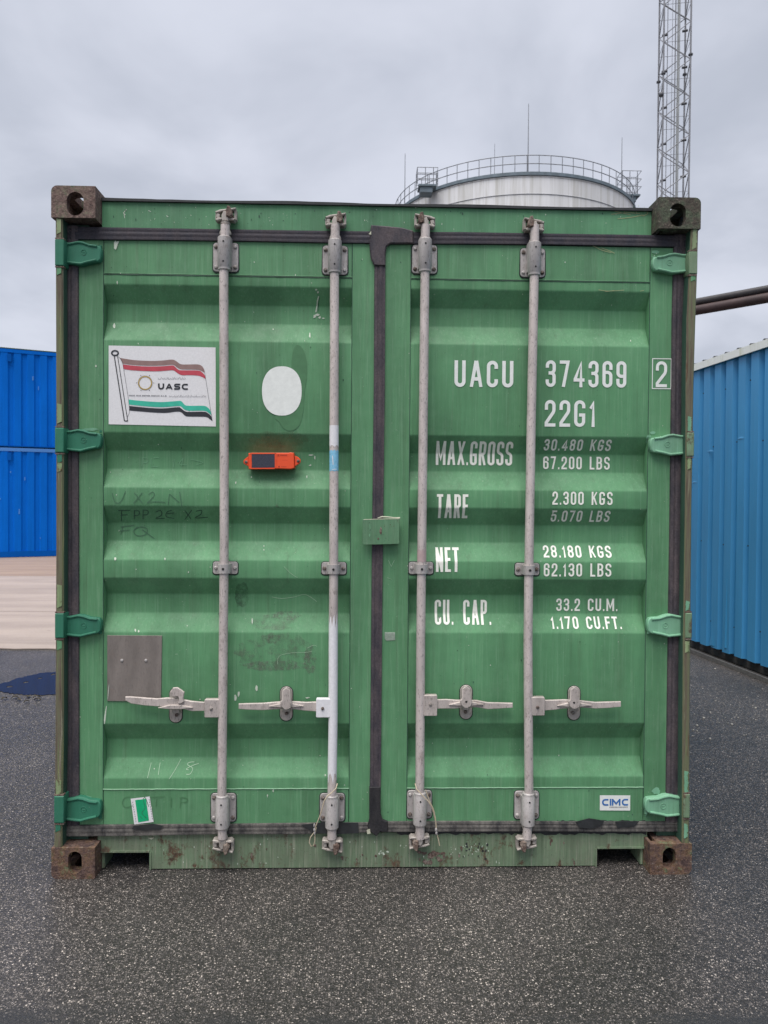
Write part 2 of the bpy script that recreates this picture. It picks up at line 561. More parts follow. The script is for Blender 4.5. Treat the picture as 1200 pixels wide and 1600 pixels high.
# ------------------------------------------------------------------ ground
def asphalt():
    t = NT('asphalt with pale aggregate')
    jit = t.n('ShaderNodeTexNoise'); jit.inputs['Scale'].default_value = 90; jit.inputs['Detail'].default_value = 1
    t.l(t.pos, jit.inputs['Vector'])
    vm = t.n('ShaderNodeVectorMath', operation='MULTIPLY_ADD')
    vm.inputs[1].default_value = (0.008, 0.008, 0)
    t.l(jit.outputs['Color'], vm.inputs[0]); t.l(t.pos, vm.inputs[2])

    def vor(scale):
        x = t.n('ShaderNodeTexVoronoi'); x.inputs['Scale'].default_value = scale
        x.voronoi_dimensions = '2D'
        t.l(vm.outputs[0], x.inputs['Vector'])
        return x
    big = t.noise(0.9, 6, 0.62)
    binder = t.ramp(t.noise(500, 2, 0.6), [(0.3, (0.014, 0.013, 0.012)), (0.7, (0.055, 0.051, 0.048))])
    v1 = vor(142)
    s1 = t.n('ShaderNodeSeparateColor'); t.l(v1.outputs['Color'], s1.inputs[0])
    c1 = t.ramp(s1.outputs[0], [(0.0, (0.022, 0.0215, 0.0215)), (0.40, (0.048, 0.046, 0.046)), (0.64, (0.10, 0.093, 0.09)), (0.82, (0.17, 0.155, 0.145)), (0.955, (0.38, 0.35, 0.32))], 'CONSTANT')
    m1 = t.ramp(t.math('MULTIPLY', v1.outputs['Distance'], 1.0), [(0.36, 1.0), (0.46, 0.0)])
    c = t.mix(m1, binder, c1)
    v2 = vor(270)
    s2 = t.n('ShaderNodeSeparateColor'); t.l(v2.outputs['Color'], s2.inputs[0])
    c2 = t.ramp(s2.outputs[1], [(0.0, (0.02, 0.02, 0.02)), (0.5, (0.06, 0.057, 0.055)), (0.75, (0.15, 0.14, 0.13)), (0.93, (0.42, 0.39, 0.36))], 'CONSTANT')
    m2 = t.math('MULTIPLY', t.ramp(v2.outputs['Distance'], [(0.30, 1.0), (0.40, 0.0)]), t.math('GREATER_THAN', s2.outputs[2], 0.45))
    c = t.mix(m2, c, c2)
    c = t.mix(1.0, c, t.ramp(big, [(0.30, 0.74), (0.5, (1.13, 1.08, 1.05)), (0.70, (1.55, 1.48, 1.43))]), 'MULTIPLY')
    # damp smoother patches, the largest one crossing the lane in front of the container
    dampn = t.noise(0.5, 6, 0.6, off=(3.1, 1.7, 0))
    sy = t.n('ShaderNodeSeparateXYZ'); t.l(t.pos, sy.inputs[0])
    rag = t.math('MULTIPLY', t.math('SUBTRACT', t.noise(1.0, 7, 0.7, sc=(1.6, 5, 1), off=(.4, 2, 0)), 0.5), 0.55)
    band = t.math('MULTIPLY', t.math('SUBTRACT', t.math('SUBTRACT', -0.70, sy.outputs[1]), rag), 1.4)
    band = t.math('MINIMUM', t.math('MAXIMUM', band, -0.05), 0.15)
    dampm = t.ramp(t.math('ADD', dampn, band), [(0.53, 0.0), (0.66, 1.0)])
    c = t.mix(t.math('MULTIPLY', dampm, 0.86), c, (0.030, 0.030, 0.031))
    h = t.math('ADD', t.math('MULTIPLY', m1, 0.7), t.math('MULTIPLY', m2, 0.35))
    rough = t.ramp(s1.outputs[1], [(0.0, 0.30), (1.0, 0.6)])
    return t.done(c, rough, 0.0, t.bump(h, 0.75, 0.0045), 0.5)


m_asph = asphalt()
g = MB()
for (x0, x1, y0, y1) in ((-800, 800, -800, 1500),):
    g.v += [(x0, y0, 0), (x1, y0, 0), (x1, y1, 0), (x0, y1, 0)]
    g.face((0, 1, 2, 3))
build('ground', g, m_asph, kind='structure', normals=False)


def concrete(name, c, seed=0):
    t = NT(name)
    a = t.ramp(t.noise(1.0, 7, 0.65, sc=(0.5, 1.6, 1), off=(seed, 0, 0)), [(0.3, tuple(x * 0.85 for x in c)), (0.7, tuple(x * 1.08 for x in c))])
    a = t.mix(t.math('MULTIPLY', t.ramp(t.noise(1.0, 6, 0.7, sc=(0.35, 2.6, 1), off=(seed, 4, 0)), [(0.44, 0.0), (0.60, 1.0)]), 0.55), a, (c[0] * 0.66, c[1] * 0.65, c[2] * 0.66))
    a = t.mix(t.ramp(t.noise(9, 3, 0.6, off=(seed, 2, 0)), [(0.70, 0.0), (0.74, 0.6)]), a, (0.12, 0.10, 0.085))
    a = t.mix(1.0, a, t.ramp(t.noise(60, 4, 0.7), [(0.3, 0.9), (0.7, 1.08)]), 'MULTIPLY')
    return t.done(a, 0.65, 0.0, t.bump(t.noise(80, 4, 0.7), 0.3, 0.003), 0.4)


m_conc = concrete('pale yard concrete', (0.375, 0.31, 0.27))
m_conc2 = concrete('warm yard concrete', (0.34, 0.25, 0.19), 5)
m_bed = plain('slab joint bed', (0.09, 0.08, 0.07), 0.9, var=0.3)

yard = empty('yard_pavement', (-10, 10, 0), kind='structure')
bed = MB()
bed.v += [(-40, 4.36, .004), (-0.3, 4.33, .004), (-0.3, 30, .004), (-40, 30, .004)]
bed.face((0, 1, 2, 3))
build('slab_bed', bed, m_bed, yard, normals=False)
rows = [(4.30, 6.60), (6.615, 10.86), (10.875, 15.4), (15.415, 21)]
for ri, (ya, yb) in enumerate(rows):
    x = -0.35
    k = 0
    while x > -30:
        wdt = 9.2
        xa, xb = x - wdt, x
        s = MB()
        top = 0.016 + 0.003 * ((k * 7 + ri * 3) % 3 - 1)
        if ri == 0:
            # ragged edge against the asphalt
            n = 90
            edge = [(xa + 0.008 + (wdt - 0.016) * i / n, ya + 0.03 * math.sin(i * 0.37) * random.random() + random.uniform(-0.012, 0.014)) for i in range(n + 1)]
            s.prism(edge + [(xb - 0.008, yb), (xa + 0.008, yb)], (), top, 0.004, axis='z', back=False)
        else:
            s.box(xa + 0.008, xb - 0.008, ya, yb, 0.0045, top)
        o = build('concrete_slab', s, m_conc if ri < 2 else m_conc2, yard)
        x -= wdt
        k += 1

# puddle on the asphalt beside the green container
pm = NT('puddle water')
pm.bsdf.inputs['IOR'].default_value = 1.33
pm = pm.done((0.022, 0.022, 0.024), 0.10, 0.0, pm.bump(pm.noise(7, 3, 0.5), 0.08, 0.002), 0.15)
pts = [(-1.66, 2.84), (-1.60, 2.98), (-1.555, 3.15), (-1.50, 3.27), (-1.44, 3.345), (-1.36, 3.38), (-1.2, 3.42), (-0.95, 3.45), (-0.7, 3.40), (-0.45, 3.2), (-0.30, 2.95), (-0.4, 2.75), (-0.7, 2.66), (-1.05, 2.655), (-1.26, 2.655), (-1.40, 2.70), (-1.52, 2.77)]
pp = []
for i in range(len(pts)):
    a, b = Vector(pts[i]), Vector(pts[(i + 1) % len(pts)])
    for k in range(7):
        q = a.lerp(b, k / 7)
        pp.append((q.x + random.uniform(-.012, .012), q.y + random.uniform(-.014, .014)))
holes = []
for hx, hy in ((-1.43, 3.03), (-1.38, 3.16), (-1.49, 2.90), (-1.22, 3.36), (-1.33, 3.30)):
    holes.append([(hx + .022 * math.cos(a) * random.uniform(.6, 1.2), hy + .03 * math.sin(a) * random.uniform(.6, 1.2)) for a in [2 * math.pi * k / 7 for k in range(7)]])
s = MB()
s.prism(pp, holes, 0.004, 0.001, axis='z', back=False)
build('puddle', s, pm, kind='structure')

# dead leaves next to the puddle
LEAF = ['second dark dead leaf from the left in the line in front of the puddle', 'middle dead leaf of the row nearest the puddle edge', 'rearmost right dead leaf close to the puddle edge',
        'dead leaf lying in the middle row of the leaf cluster on the asphalt', 'dead leaf at the right end of the cluster beside the green container', 'dead leaf at the far left end of the cluster in front of the puddle', 'small dead leaf nearest the camera in the cluster by the puddle']
m_leaf = plain('dead leaf', (0.035, 0.028, 0.018), 0.8, var=0.5, vs=80)
for i, (lx, ly, ln, an) in enumerate([(-1.30, 2.56, .05, .2), (-1.22, 2.59, .06, 1.9), (-1.15, 2.57, .055, .6), (-1.25, 2.50, .05, 2.6), (-1.12, 2.51, .045, .1), (-1.36, 2.53, .05, 1.2), (-1.17, 2.45, .04, .9)]):
    s = MB()
    ca, sa = math.cos(an), math.sin(an)
    out_ = []
    for k in range(8):
        u = k / 7
        wv = ln * 0.28 * math.sin(math.pi * u) + .0015
        out_.append((u, wv))
    b = 0
    for u, wv in out_:
        for sg in (-1, 0, 1):
            X, Y = (u - .5) * ln, sg * wv
            s.v.append((lx + X * ca - Y * sa, ly + X * sa + Y * ca, 0.004 + 0.012 * math.sin(math.pi * u) + 0.006 * abs(sg)))
    for k in range(7):
        for j in (0, 1):
            s.face((3 * k + j, 3 * k + j + 1, 3 * k + 4 + j, 3 * k + 3 + j), 0, True)
    build('dead_leaf', s, m_leaf, base=True, label=LEAF[i], cat='leaf', group='dead leaves beside the puddle')

# pale grit on the right, along the foot of the blue shed
m_grit = plain('pale grit', (0.40, 0.38, 0.34), 0.8, var=0.3)
s = MB()
rg = random.Random(3)
for i in range(70):
    px = 1082 + rg.random() * 118
    py = 1035 + rg.random() ** 0.7 * 120
    q = G(px, py)
    if q.x > 4.25: continue
    r = rg.uniform(.002, .005) if i > 8 else rg.uniform(.005, .010)
    s.ball((q.x, q.y, r * .4), r, 0, 5, 3, (1, 1.2, .6))
build('grit', s, m_grit, kind='stuff', label='pale grit scattered on the dark asphalt by the blue shed', cat='grit')

# ------------------------------------------------------------------ green container
CW, CH, CL = 2.438, 2.591, 6.058
YD = 0.060                 # door leaf front
DEP = 0.042                # corrugation depth
root = empty('shipping_container', (CW / 2, 0, 0), label='weathered green steel shipping container seen door end on with four grey lock rods', cat='shipping container')


def rrect(x0, x1, z0, z1, r, seg=5, corners=(1, 1, 1, 1)):
    """corners: bl, br, tr, tl"""
    pts = []
    for (cx, cz, a0, on) in ((x0, z0, 180, corners[0]), (x1, z0, 270, corners[1]), (x1, z1, 0, corners[2]), (x0, z1, 90, corners[3])):
        if not on:
            pts.append((cx, cz)); continue
        ox = cx + r if cx == x0 else cx - r
        oz = cz + r if cz == z0 else cz - r
        for k in range(seg + 1):
            a = rad(a0 + 90 * k / seg)
            pts.append((ox + r * math.cos(a), oz + r * math.sin(a)))
    return pts


def casting(mat, left, top, front):
    mb = MB()
    x0, x1 = (0, .162) if left else (CW - .162, CW)
    z0, z1 = (CH - .118, CH) if top else (0, .118)
    lx = x0 if left else x1
    cor = [0, 0, 0, 0]
    idx = (3 if left else 2) if top else (0 if left else 1)
    cor[idx] = 1
    # y: front plate
    def yy(a): return a if front else CL - a
    hx = .088 if left else CW - .088
    hz = (CH - .0665) if top else .062
    hr, hh = (.031, .0435) if top else (.0255, .042)
    hole = rrect(hx - hr, hx + hr, hz - hh, hz + hh, hr * .98, 6)
    mb.prism(rrect(x0, x1, z0, z1, .022, 6, cor), [hole], yy(0), yy(.028))
    # bevelled lip around the hole
    zi0, zi1 = z0 + .012, z1 - .014
    if top: zt0, zt1 = CH - .030, CH - .0005
    else: zt0, zt1 = 0.0005, .028
    xi0, xi1 = x0 + .010, x1 - .008
    # top / bottom plate with slot
    sx, sy = (.096 if left else CW - .096), .101
    slot = rrect(sx - .032, sx + .032, sy - .062, sy + .062, .0315, 6)
    if not front: slot = [(a, CL - b) for a, b in slot]
    ya, yb = sorted((yy(.028), yy(.178)))
    mb.prism([(xi0 if left else x0, ya), (x1 if left else xi1 + .0, ya), (x1 if left else xi1, yb), (xi0 if left else x0, yb)], [slot], zt1 if top else zt0, zt0 if top else zt1, axis='z')
    # outer side plate with slot
    sz = (z0 + z1) / 2
    slot2 = rrect(.105 - .036, .105 + .036, sz - .026, sz + .026, .0255, 6)
    if not front: slot2 = [(CL - a, b) for a, b in slot2]
    zz0, zz1 = (z0, zt0 - .0005) if top else (zt1 + .0005, z1)
    mb.prism([(ya, zz0), (yb, zz0), (yb, zz1), (ya, zz1)], [slot2], lx + (.001 if left else -.001), lx + (.028 if left else -.028), axis='x')
    # inner side, back and closing plates
    ix = x1 if left else x0
    a, b = sorted((ix, ix - .012 if left else ix + .012))
    mb.box(a, b, ya, yb, zz0, zz1)
    a, b = sorted((yy(.166), yy(.178)))
    mb.box(x0 + .03, x1 - .03, a - .0 if front else a, b - .0005, zz0 + .001, zz1 - .001)
    if top: mb.box(x0 + .03, x1 - .013, ya, yb - .013, z0, z0 + .012)
    else: mb.box(x0 + .03, x1 - .013, ya, yb - .013, z1 - .012, z1)
    return build('corner_casting', mb, mat, root)


o = casting(m_cast_tl, True, True, True); o['label'] = 'brown and green worn corner casting'
o = casting(m_cast_tr, False, True, True); o['label'] = 'dark grimy corner casting'
casting(m_cast_b, True, False, True)
casting(m_cast_b, False, False, True)
for l_ in (True, False):
    for t_ in (True, False):
        casting(m_cast_b, l_, t_, False)

# corner posts: a thin outer leg that comes forward, a wide web behind the gasket
def post_edges(side):
    if side == 'L':
        zy = [(340, 86, 97.5), (420, 86.3, 98), (560, 86.8, 98.3), (700, 87, 99), (850, 87, 99), (1000, 86.3, 99), (1150, 85.6, 98.8), (1329, 84, 96.5)]
    else:
        zy = [(355, 1080, 1092), (430, 1077, 1090), (500, 1073.5, 1087.6), (600, 1072.2, 1084.6), (690, 1072, 1083.2), (800, 1071, 1081.2), (900, 1069.4, 1080.4), (1000, 1068, 1079.5), (1150, 1067, 1078.6), (1321, 1066, 1077.5)]
    res = []
    for py, xa, xb in zy:
        (x0, z0), (x1, z1) = P(xa, py, .006), P(xb, py, .006)
        res.append((z0, x0, x1))
    res[0] = (CH - .119, res[0][1], res[0][2])
    res[-1] = (.119, res[-1][1], res[-1][2])
    return res


for side in 'LR':
    s = MB()
    e = post_edges(side)
    b = len(s.v)
    for z, xa, xb in e:
        outer, inner = (xa, xb) if side == 'L' else (xb, xa)
        sg = 1 if side == 'L' else -1
        ring = [(outer, .012), (outer + sg * .005, .006), (inner - sg * .005, .006), (inner, .012), (inner, YD + .012), (inner + sg * .075, YD + .012), (inner + sg * .075, YD + .09), (outer, YD + .09)]
        for X, Y in ring: s.v.append((X, Y, z))
    n = 8
    for i in range(len(e) - 1):
        for k in range(n):
            k2 = (k + 1) % n
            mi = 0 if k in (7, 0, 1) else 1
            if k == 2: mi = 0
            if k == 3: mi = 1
            s.face((b + i * n + k, b + i * n + k2, b + (i + 1) * n + k2, b + (i + 1) * n + k), mi)
    s.face(range(b, b + n), 1); s.face(range(b + (len(e) - 1) * n, b + len(e) * n), 1)
    post = build('corner_post', s, [m_post, m_darkgreen], root)  # inner return and web take a darker green as painted recess shade
    # touched up patches, following the post
    def patch(py0, py1, mat, nm='touch_up_patch'):
        zz = [(P(90 if side == 'L' else 1080, py, .006)[1]) for py in (py0, py1)]
        q = MB()
        def at(z):
            for (za, a0, a1), (zb, b0, b1) in zip(e, e[1:]):
                if zb <= z <= za:
                    u = (za - z) / (za - zb)
                    return a0 + (b0 - a0) * u, a1 + (b1 - a1) * u
            return e[0][1:]
        nseg = 14
        L_, R_ = [], []
        for i in range(nseg + 1):
            z = zz[0] + (zz[1] - zz[0]) * i / nseg
            a0, a1 = at(z)
            j = .0025 * random.random()
            L_.append((a0 + .0052 + j, z)); R_.append((a1 - .0052 - .006 * random.random() * (side == 'R'), z))
        L_[0] = (L_[0][0], L_[0][1] + .004); R_[-1] = (R_[-1][0], R_[-1][1] + .008)
        q.prism(L_ + R_[::-1], (), .0045, .006, back=False)
        build(nm, q, mat, post)
    if side == 'L':
        for a, b_, m in ((343, 366, m_lightgreen), (413, 430, m_green2), (632, 662, m_lightgreen), (709, 724, m_teal), (724, 738, m_lightgreen), (915, 950, m_lightgreen), (1002, 1016, m_green2), (1220, 1242, m_lightgreen), (1290, 1300, m_teal)):
            patch(a, b_, m)
    else:
        for a, b_, m in ((357, 390, m_lightgreen), (428, 440, m_green2), (652, 676, m_mint), (712, 734, m_lightgreen), (940, 955, m_mint), (1003, 1020, m_lightgreen), (1206, 1240, m_mint), (1288, 1310, m_mint)):
            patch(a, b_, m)
for xx in (0.02, CW - .11):
    s = MB(); s.box(xx, xx + .09, CL - .12, CL - .01, .119, CH - .119)
    build('corner_post', s, m_green2, root)

# back web closing the gaps round the doors
s = MB()
s.box(.09, CW - .09, YD + .055, YD + .062, .10, CH - .08)
build('door_frame_backing', s, m_void, root)

# header rail
xl, zt = P(158, 303, .07)
hz1 = CH - .030
_, hz0 = P(400, 358, .07)
hz0 -= .01
s = MB()
s.prism([(.163, hz0), (CW - .163, hz0), (CW - .163, hz1), (.163, hz1)], (), .07, .17)
hdr = build('header_rail', s, m_head, root)
# roof lip, slightly wavy
s = MB()
n = 40
xs = [.163 + (CW - .326) * i / n for i in range(n + 1)]
lip = [(x, hz1 + .0005) for x in xs] + [(x, hz1 + .010 + .0018 * math.sin(x * 9) + random.uniform(-.0008, .0008)) for x in reversed(xs)]
s.prism(lip, (), .060, .19)
build('roof_lip', s, m_black, root)
s = MB(); s.box(.08, CW - .08, .19, CL - .05, CH - .032, CH - .024)
build('roof_panel', s, m_green2, root)
# header vertical butt seam + scrapes
def scr(name, pts_px, wid, mat, Y, parent, taper=True):
    ps = [P(a, b, Y) for a, b in pts_px]
    L_, R_ = [], []
    n = len(ps)
    for i, p in enumerate(ps):
        a = Vector(ps[max(i - 1, 0)]); c = Vector(ps[min(i + 1, n - 1)])
        d = (c - a).normalized(); nn = Vector((-d.y, d.x))
        ww = wid * (0.35 if (i in (0, n - 1) and taper) else random.uniform(.6, 1.1)) / 2
        L_.append((p[0] + nn.x * ww, p[1] + nn.y * ww)); R_.append((p[0] - nn.x * ww, p[1] - nn.y * ww))
    mb = MB(); mb.prism(L_ + R_[::-1], (), Y - .0012, Y, back=False)
    return mb


# door sill with two fork pockets
def PX(px, py, Y=.07): return P(px, py, Y)
zs0 = .045
zsb = PX(600, 1354)[1]
zst = PX(400, 1306)[1] + .012
pL0, pL1 = PX(160, 1340)[0], PX(234, 1340)[0]
pR0, pR1 = PX(932, 1335)[0], PX(1001, 1335)[0]
pz = PX(200, 1331)[1]
pz2 = PX(965, 1325)[1]
YS = .066
s = MB()
outl = [(.150, zst), (.150, pz), (pL1, pz), (pL1, zsb), (pR0, zsb), (pR0, pz2), (CW - .150, pz2), (CW - .150, zst)]
s.prism(outl, (), YS, YS + .006)
s.box(pL1 + .0005, pR0 - .0005, YS + .0065, YS + .10, zsb + .0005, zsb + .008)
sill = build('door_sill', s, m_sill, root)
# pocket lips
for (a, b, zz, inner) in ((.151, pL1, pz, pL1), (pR0, CW - .151, pz2, pR0)):
    s = MB()
    s.box(a, b, YS - .004, YS + .16, zz + .0005, zz + .007)
    if inner == pL1: s.box(pL1 + .0005, pL1 + .007, YS - .004, YS + .16, zsb - .003, zz)
    else: s.box(pR0 - .007, pR0 - .0005, YS - .004, YS + .16, zsb - .003, zz)
    build('pocket_lip', s, m_lightgreen if False else m_sill, root)
# underside: tunnels, side rails, cross members
s = MB(); s.box(.03, CW - .03, .17, CL - .03, .15, .17)
build('floor_panel', s, m_void, root)
for xx in (.004, CW - .054):
    s = MB(); s.box(xx, xx + .05, .18, CL - .18, .02, .17)
    build('bottom_side_rail', s, m_sill, root)
for k in range(8):
    s = MB(); yk = .55 + k * .7
    s.box(.055, CW - .055, yk, yk + .05, .03, .149)
    build('cross_member', s, m_void, root)
# slanted gusset behind the sill beside the castings
for sg, xx in ((1, .163), (-1, CW - .163)):
    s = MB(); a, b = sorted((xx, xx + sg * .010)); s.box(a, b, .075, .178, .004, .10)
    build('gusset_plate', s, m_sill, root)

# side walls, corrugated vertically
for sg, x_out in ((1, .012), (-1, CW - .012)):
    s = MB()
    prof = []
    y = .20
    while y < CL - .2:
        for dy, dx in ((0, 0), (.070, 0), (.105, .036), (.175, .036), (.210, 0)):
            if y + dy < CL - .15: prof.append((y + dy, x_out + sg * dx))
        y += .278
    for i, (yy_, xx_) in enumerate(prof):
        s.v += [(xx_, yy_, .17), (xx_, yy_, CH - .06)]
    for i in range(len(prof) - 1):
        s.face((2 * i, 2 * i + 2, 2 * i + 3, 2 * i + 1))
    build('side_wall', s, m_green2, root, normals=False)
    s = MB(); a, b = sorted((x_out - sg * .006, x_out + sg * .054)); s.box(a, b, .18, CL - .18, CH - .10, CH - .034)
    build('top_side_rail', s, m_green2, root)
s = MB(); s.box(.11, CW - .11, CL - .06, CL - .03, .119, CH - .05)
build('end_wall', s, m_green2, root)

# ---------- corrugated door profile (z breaks measured on the photograph at x = 250)
brk_px = [(445, 0), (475.5, 1), (504.5, 1), (532, 0), (676, 0), (704.5, 1), (733, 1), (762, 0), (790.5, 0), (817, 1), (845, 1), (875, 0), (903, 0), (927.5, 1), (957, 1), (988, 0), (1131, 0), (1154, 1), (1183, 1), (1216, 0)]
BR = [(P(250, py, YD + DEP * k)[1], YD + DEP * k) for py, k in brk_px]
Z_TOPW = P(250, 429.5, YD)[1]
Z_BOTW = P(250, 1233, YD)[1]
Z_DTOP = P(300, 376, YD)[1] + .004
Z_DBOT = P(300, 1286, YD)[1] - .006
raw = [(Z_TOPW, YD)] + BR + [(Z_BOTW, YD)]
PROF = [raw[0]]
for i in range(1, len(raw) - 1):
    a, c, d = Vector(raw[i - 1]), Vector(raw[i]), Vector(raw[i + 1])
    e1 = (a - c).normalized(); e2 = (d - c).normalized()
    r = .0045
    p1, p3 = c + e1 * r, c + e2 * r
    p2 = (p1 + p3) / 4 + c / 2
    PROF += [tuple(p1), tuple(p2), tuple(p3)]
PROF.append(raw[-1])


def prof(z):
    if z >= PROF[0][0] or z <= PROF[-1][0]: return YD
    for (za, ya), (zb, yb) in zip(PROF, PROF[1:]):
        if zb <= z <= za:
            return ya + (yb - ya) * (za - z) / max(1e-9, za - zb)
    return YD


def Q(px, py):
    Y = YD
    for _ in range(25):
        x, z = P(px, py, Y)
        Y = prof(z)
    return x, z


STUFFY = ('paint_chip', 'gouge', 'primer_scuff', 'rust_bloom')


def conform(polys, mat, name, parent, off=.0016, label=None, yfun=None):
    """2D polygons (x,z) unioned, cut at the corrugation breaks and laid on the panel"""
    verts, faces = [], []
    for poly in polys:
        area = sum(poly[i][0] * poly[(i + 1) % len(poly)][1] - poly[(i + 1) % len(poly)][0] * poly[i][1] for i in range(len(poly)))
        if abs(area) < 1e-10: continue
        if area < 0: poly = list(reversed(poly))
        b = len(verts)
        verts += [Vector((p[0], p[1])) for p in poly]
        faces.append(list(range(b, b + len(poly))))
    r = delaunay_2d_cdt(verts, [], faces, 0, 1e-6)
    bm = bmesh.new()
    bv = [bm.verts.new((v.x, 0, v.y)) for v in r[0]]
    quads = []
    for fc in faces:
        pl = [verts[i] for i in fc]
        quads.append((min(p.x for p in pl), max(p.x for p in pl), min(p.y for p in pl), max(p.y for p in pl), pl))

    def inside(c):
        for a0, a1, b0, b1, pl in quads:
            if a0 <= c.x <= a1 and b0 <= c.y <= b1:
                ins = False
                for i in range(len(pl)):
                    p, q = pl[i - 1], pl[i]
                    if (p.y > c.y) != (q.y > c.y) and c.x < (q.x - p.x) * (c.y - p.y) / (q.y - p.y) + p.x: ins = not ins
                if ins: return True
        return False
    for f in r[2]:
        if len(f) >= 3 and inside(sum((r[0][i] for i in f), Vector((0, 0))) / len(f)):
            try: bm.faces.new([bv[i] for i in f])
            except ValueError: pass
    loose = [v for v in bm.verts if not v.link_faces]
    if loose: bmesh.ops.delete(bm, geom=loose, context='VERTS')
    zs = [v.co.z for v in bm.verts]
    if not zs: return None
    lo, hi = min(zs), max(zs)
    for (zz, _y) in PROF:
        if lo < zz < hi:
            bmesh.ops.bisect_plane(bm, geom=bm.verts[:] + bm.edges[:] + bm.faces[:], plane_co=(0, 0, zz), plane_no=(0, 0, 1), dist=1e-6)
    for v in bm.verts: v.co.y = (yfun or prof)(v.co.z) - off
    for f in bm.faces:
        f.normal_update()
        if f.normal.y > 0: f.normal_flip()
    me = bpy.data.meshes.new(name)
    bm.to_mesh(me); bm.free()
    me.materials.append(mat)
    o = build(name, me, mat, parent)
    if label: o['label'] = label
    if name in STUFFY: o['kind'] = 'stuff'
    return o


# ---------- stroke lettering
Rr = 'R'
GL = {
 'A': (1.08, [[(0, 0), (.45, 1)], [(.55, 1), (1, 0)], [(.18, .28), (.82, .28)]]),
 'B': (.95, [[(0, 0), (0, 1), (.95, 1, Rr), (.95, .53, Rr), (0, .53)], [(0, .53), (1, .53, Rr), (1, 0, Rr), (0, 0)]]),
 'C': (.95, [[(1, .80), (1, 1, Rr), (0, 1, Rr), (0, 0, Rr), (1, 0, Rr), (1, .20)]]),
 'D': (.95, [[(0, 0), (0, 1), (1, 1, Rr), (1, 0, Rr), (0, 0)]]),
 'E': (.80, [[(1, 1), (0, 1), (0, 0), (1, 0)], [(0, .52), (.85, .52)]]),
 'F': (.80, [[(1, 1), (0, 1), (0, 0)], [(0, .52), (.85, .52)]]),
 'G': (.95, [[(1, .80), (1, 1, Rr), (0, 1, Rr), (0, 0, Rr), (1, 0, Rr), (1, .44), (.62, .44)]]),
 'H': (.95, [[(0, 0), (0, 1)], [(1, 0), (1, 1)], [(0, .52), (1, .52)]]),
 'I': (.12, [[(.5, 0), (.5, 1)]]),
 'K': (.95, [[(0, 0), (0, 1)], [(1, 1), (0, .40)], [(.35, .60), (1, 0)]]),
 'L': (.80, [[(0, 1), (0, 0), (1, 0)]]),
 'M': (1.3, [[(0, 0), (0, 1)], [(1, 0), (1, 1)], [(.04, .97), (.5, .22), (.96, .97)]]),
 'N': (1.0, [[(0, 0), (0, 1)], [(1, 0), (1, 1)], [(.04, .96), (.96, .04)]]),
 'O': (.95, [[(0, .5), (0, 1, Rr), (1, 1, Rr), (1, 0, Rr), (0, 0, Rr), (0, .5)]]),
 'P': (.95, [[(0, 0), (0, 1), (1, 1, Rr), (1, .46, Rr), (0, .46)]]),
 'Q': (.95, [[(0, .5), (0, 1, Rr), (1, 1, Rr), (1, 0, Rr), (0, 0, Rr), (0, .5)], [(.6, .25), (1.1, -.1)]]),
 'R': (.95, [[(0, 0), (0, 1), (1, 1, Rr), (1, .48, Rr), (0, .48)], [(.5, .48), (1, 0)]]),
 'S': (.95, [[(1, .82), (1, 1, Rr), (0, 1, Rr), (0, .55, Rr), (1, .48, Rr), (1, 0, Rr), (0, 0, Rr), (0, .18)]]),
 'T': (.90, [[(0, 1), (1, 1)], [(.5, 1), (.5, 0)]]),
 'U': (.95, [[(0, 1), (0, 0, Rr), (1, 0, Rr), (1, 1)]]),
 'X': (1.0, [[(0, 0), (1, 1)], [(0, 1), (1, 0)]]),
 'Y': (1.0, [[(0, 1), (.5, .45), (1, 1)], [(.5, .45), (.5, 0)]]),
 '0': (.92, [[(0, .5), (0, 1, Rr), (1, 1, Rr), (1, 0, Rr), (0, 0, Rr), (0, .5)]]),
 '1': (.55, [[(0, .78), (.75, 1), (.75, 0)]]),
 '2': (.92, [[(0, .72), (0, 1, Rr), (1, 1, Rr), (1, .58, .25), (0, .10), (0, 0), (1, 0)]]),
 '3': (.92, [[(0, .82), (0, 1, Rr), (1, 1, Rr), (1, .53, Rr), (.42, .53)], [(.42, .53), (1, .53, Rr), (1, 0, Rr), (0, 0, Rr), (0, .18)]]),
 '4': (1.0, [[(.74, 0), (.74, 1), (0, .28), (0, .24), (1.05, .24)]]),
 '5': (.92, [[(.95, 1), (.08, 1), (.03, .52), (.03, .60, .05), (1, .66, Rr), (1, 0, Rr), (0, 0, Rr), (0, .24)]]),
 '6': (.92, [[(1, .76), (1, 1, Rr), (0, 1, Rr), (0, 0, Rr), (1, 0, Rr), (1, .58, Rr), (0, .58)]]),
 '7': (.92, [[(0, 1), (1, 1), (.36, 0)]]),
 '8': (.92, [[(0, .75), (0, 1, Rr), (1, 1, Rr), (1, .53, Rr), (0, .53, Rr), (0, .75)], [(0, .28), (0, .53, Rr), (1, .53, Rr), (1, 0, Rr), (0, 0, Rr), (0, .28)]]),
 '9': (.92, [[(0, .24), (0, 0, Rr), (1, 0, Rr), (1, 1, Rr), (0, 1, Rr), (0, .42, Rr), (1, .42)]]),
 'c': (.95, [[(1, 1), (0, 1, Rr), (0, 0, Rr), (1, 0)]]),
 's': (.95, [[(1, 1), (0, 1, Rr), (0, .5, Rr), (1, .5, Rr), (1, 0, Rr), (0, 0)]]),
 '/': (.6, [[(0, 0), (1, 1)]]),
 '(': (.25, [[(1, 1.05), (0, .5), (1, -.05)]]),
 ')': (.25, [[(0, 1.05), (1, .5), (0, -.05)]]),
}


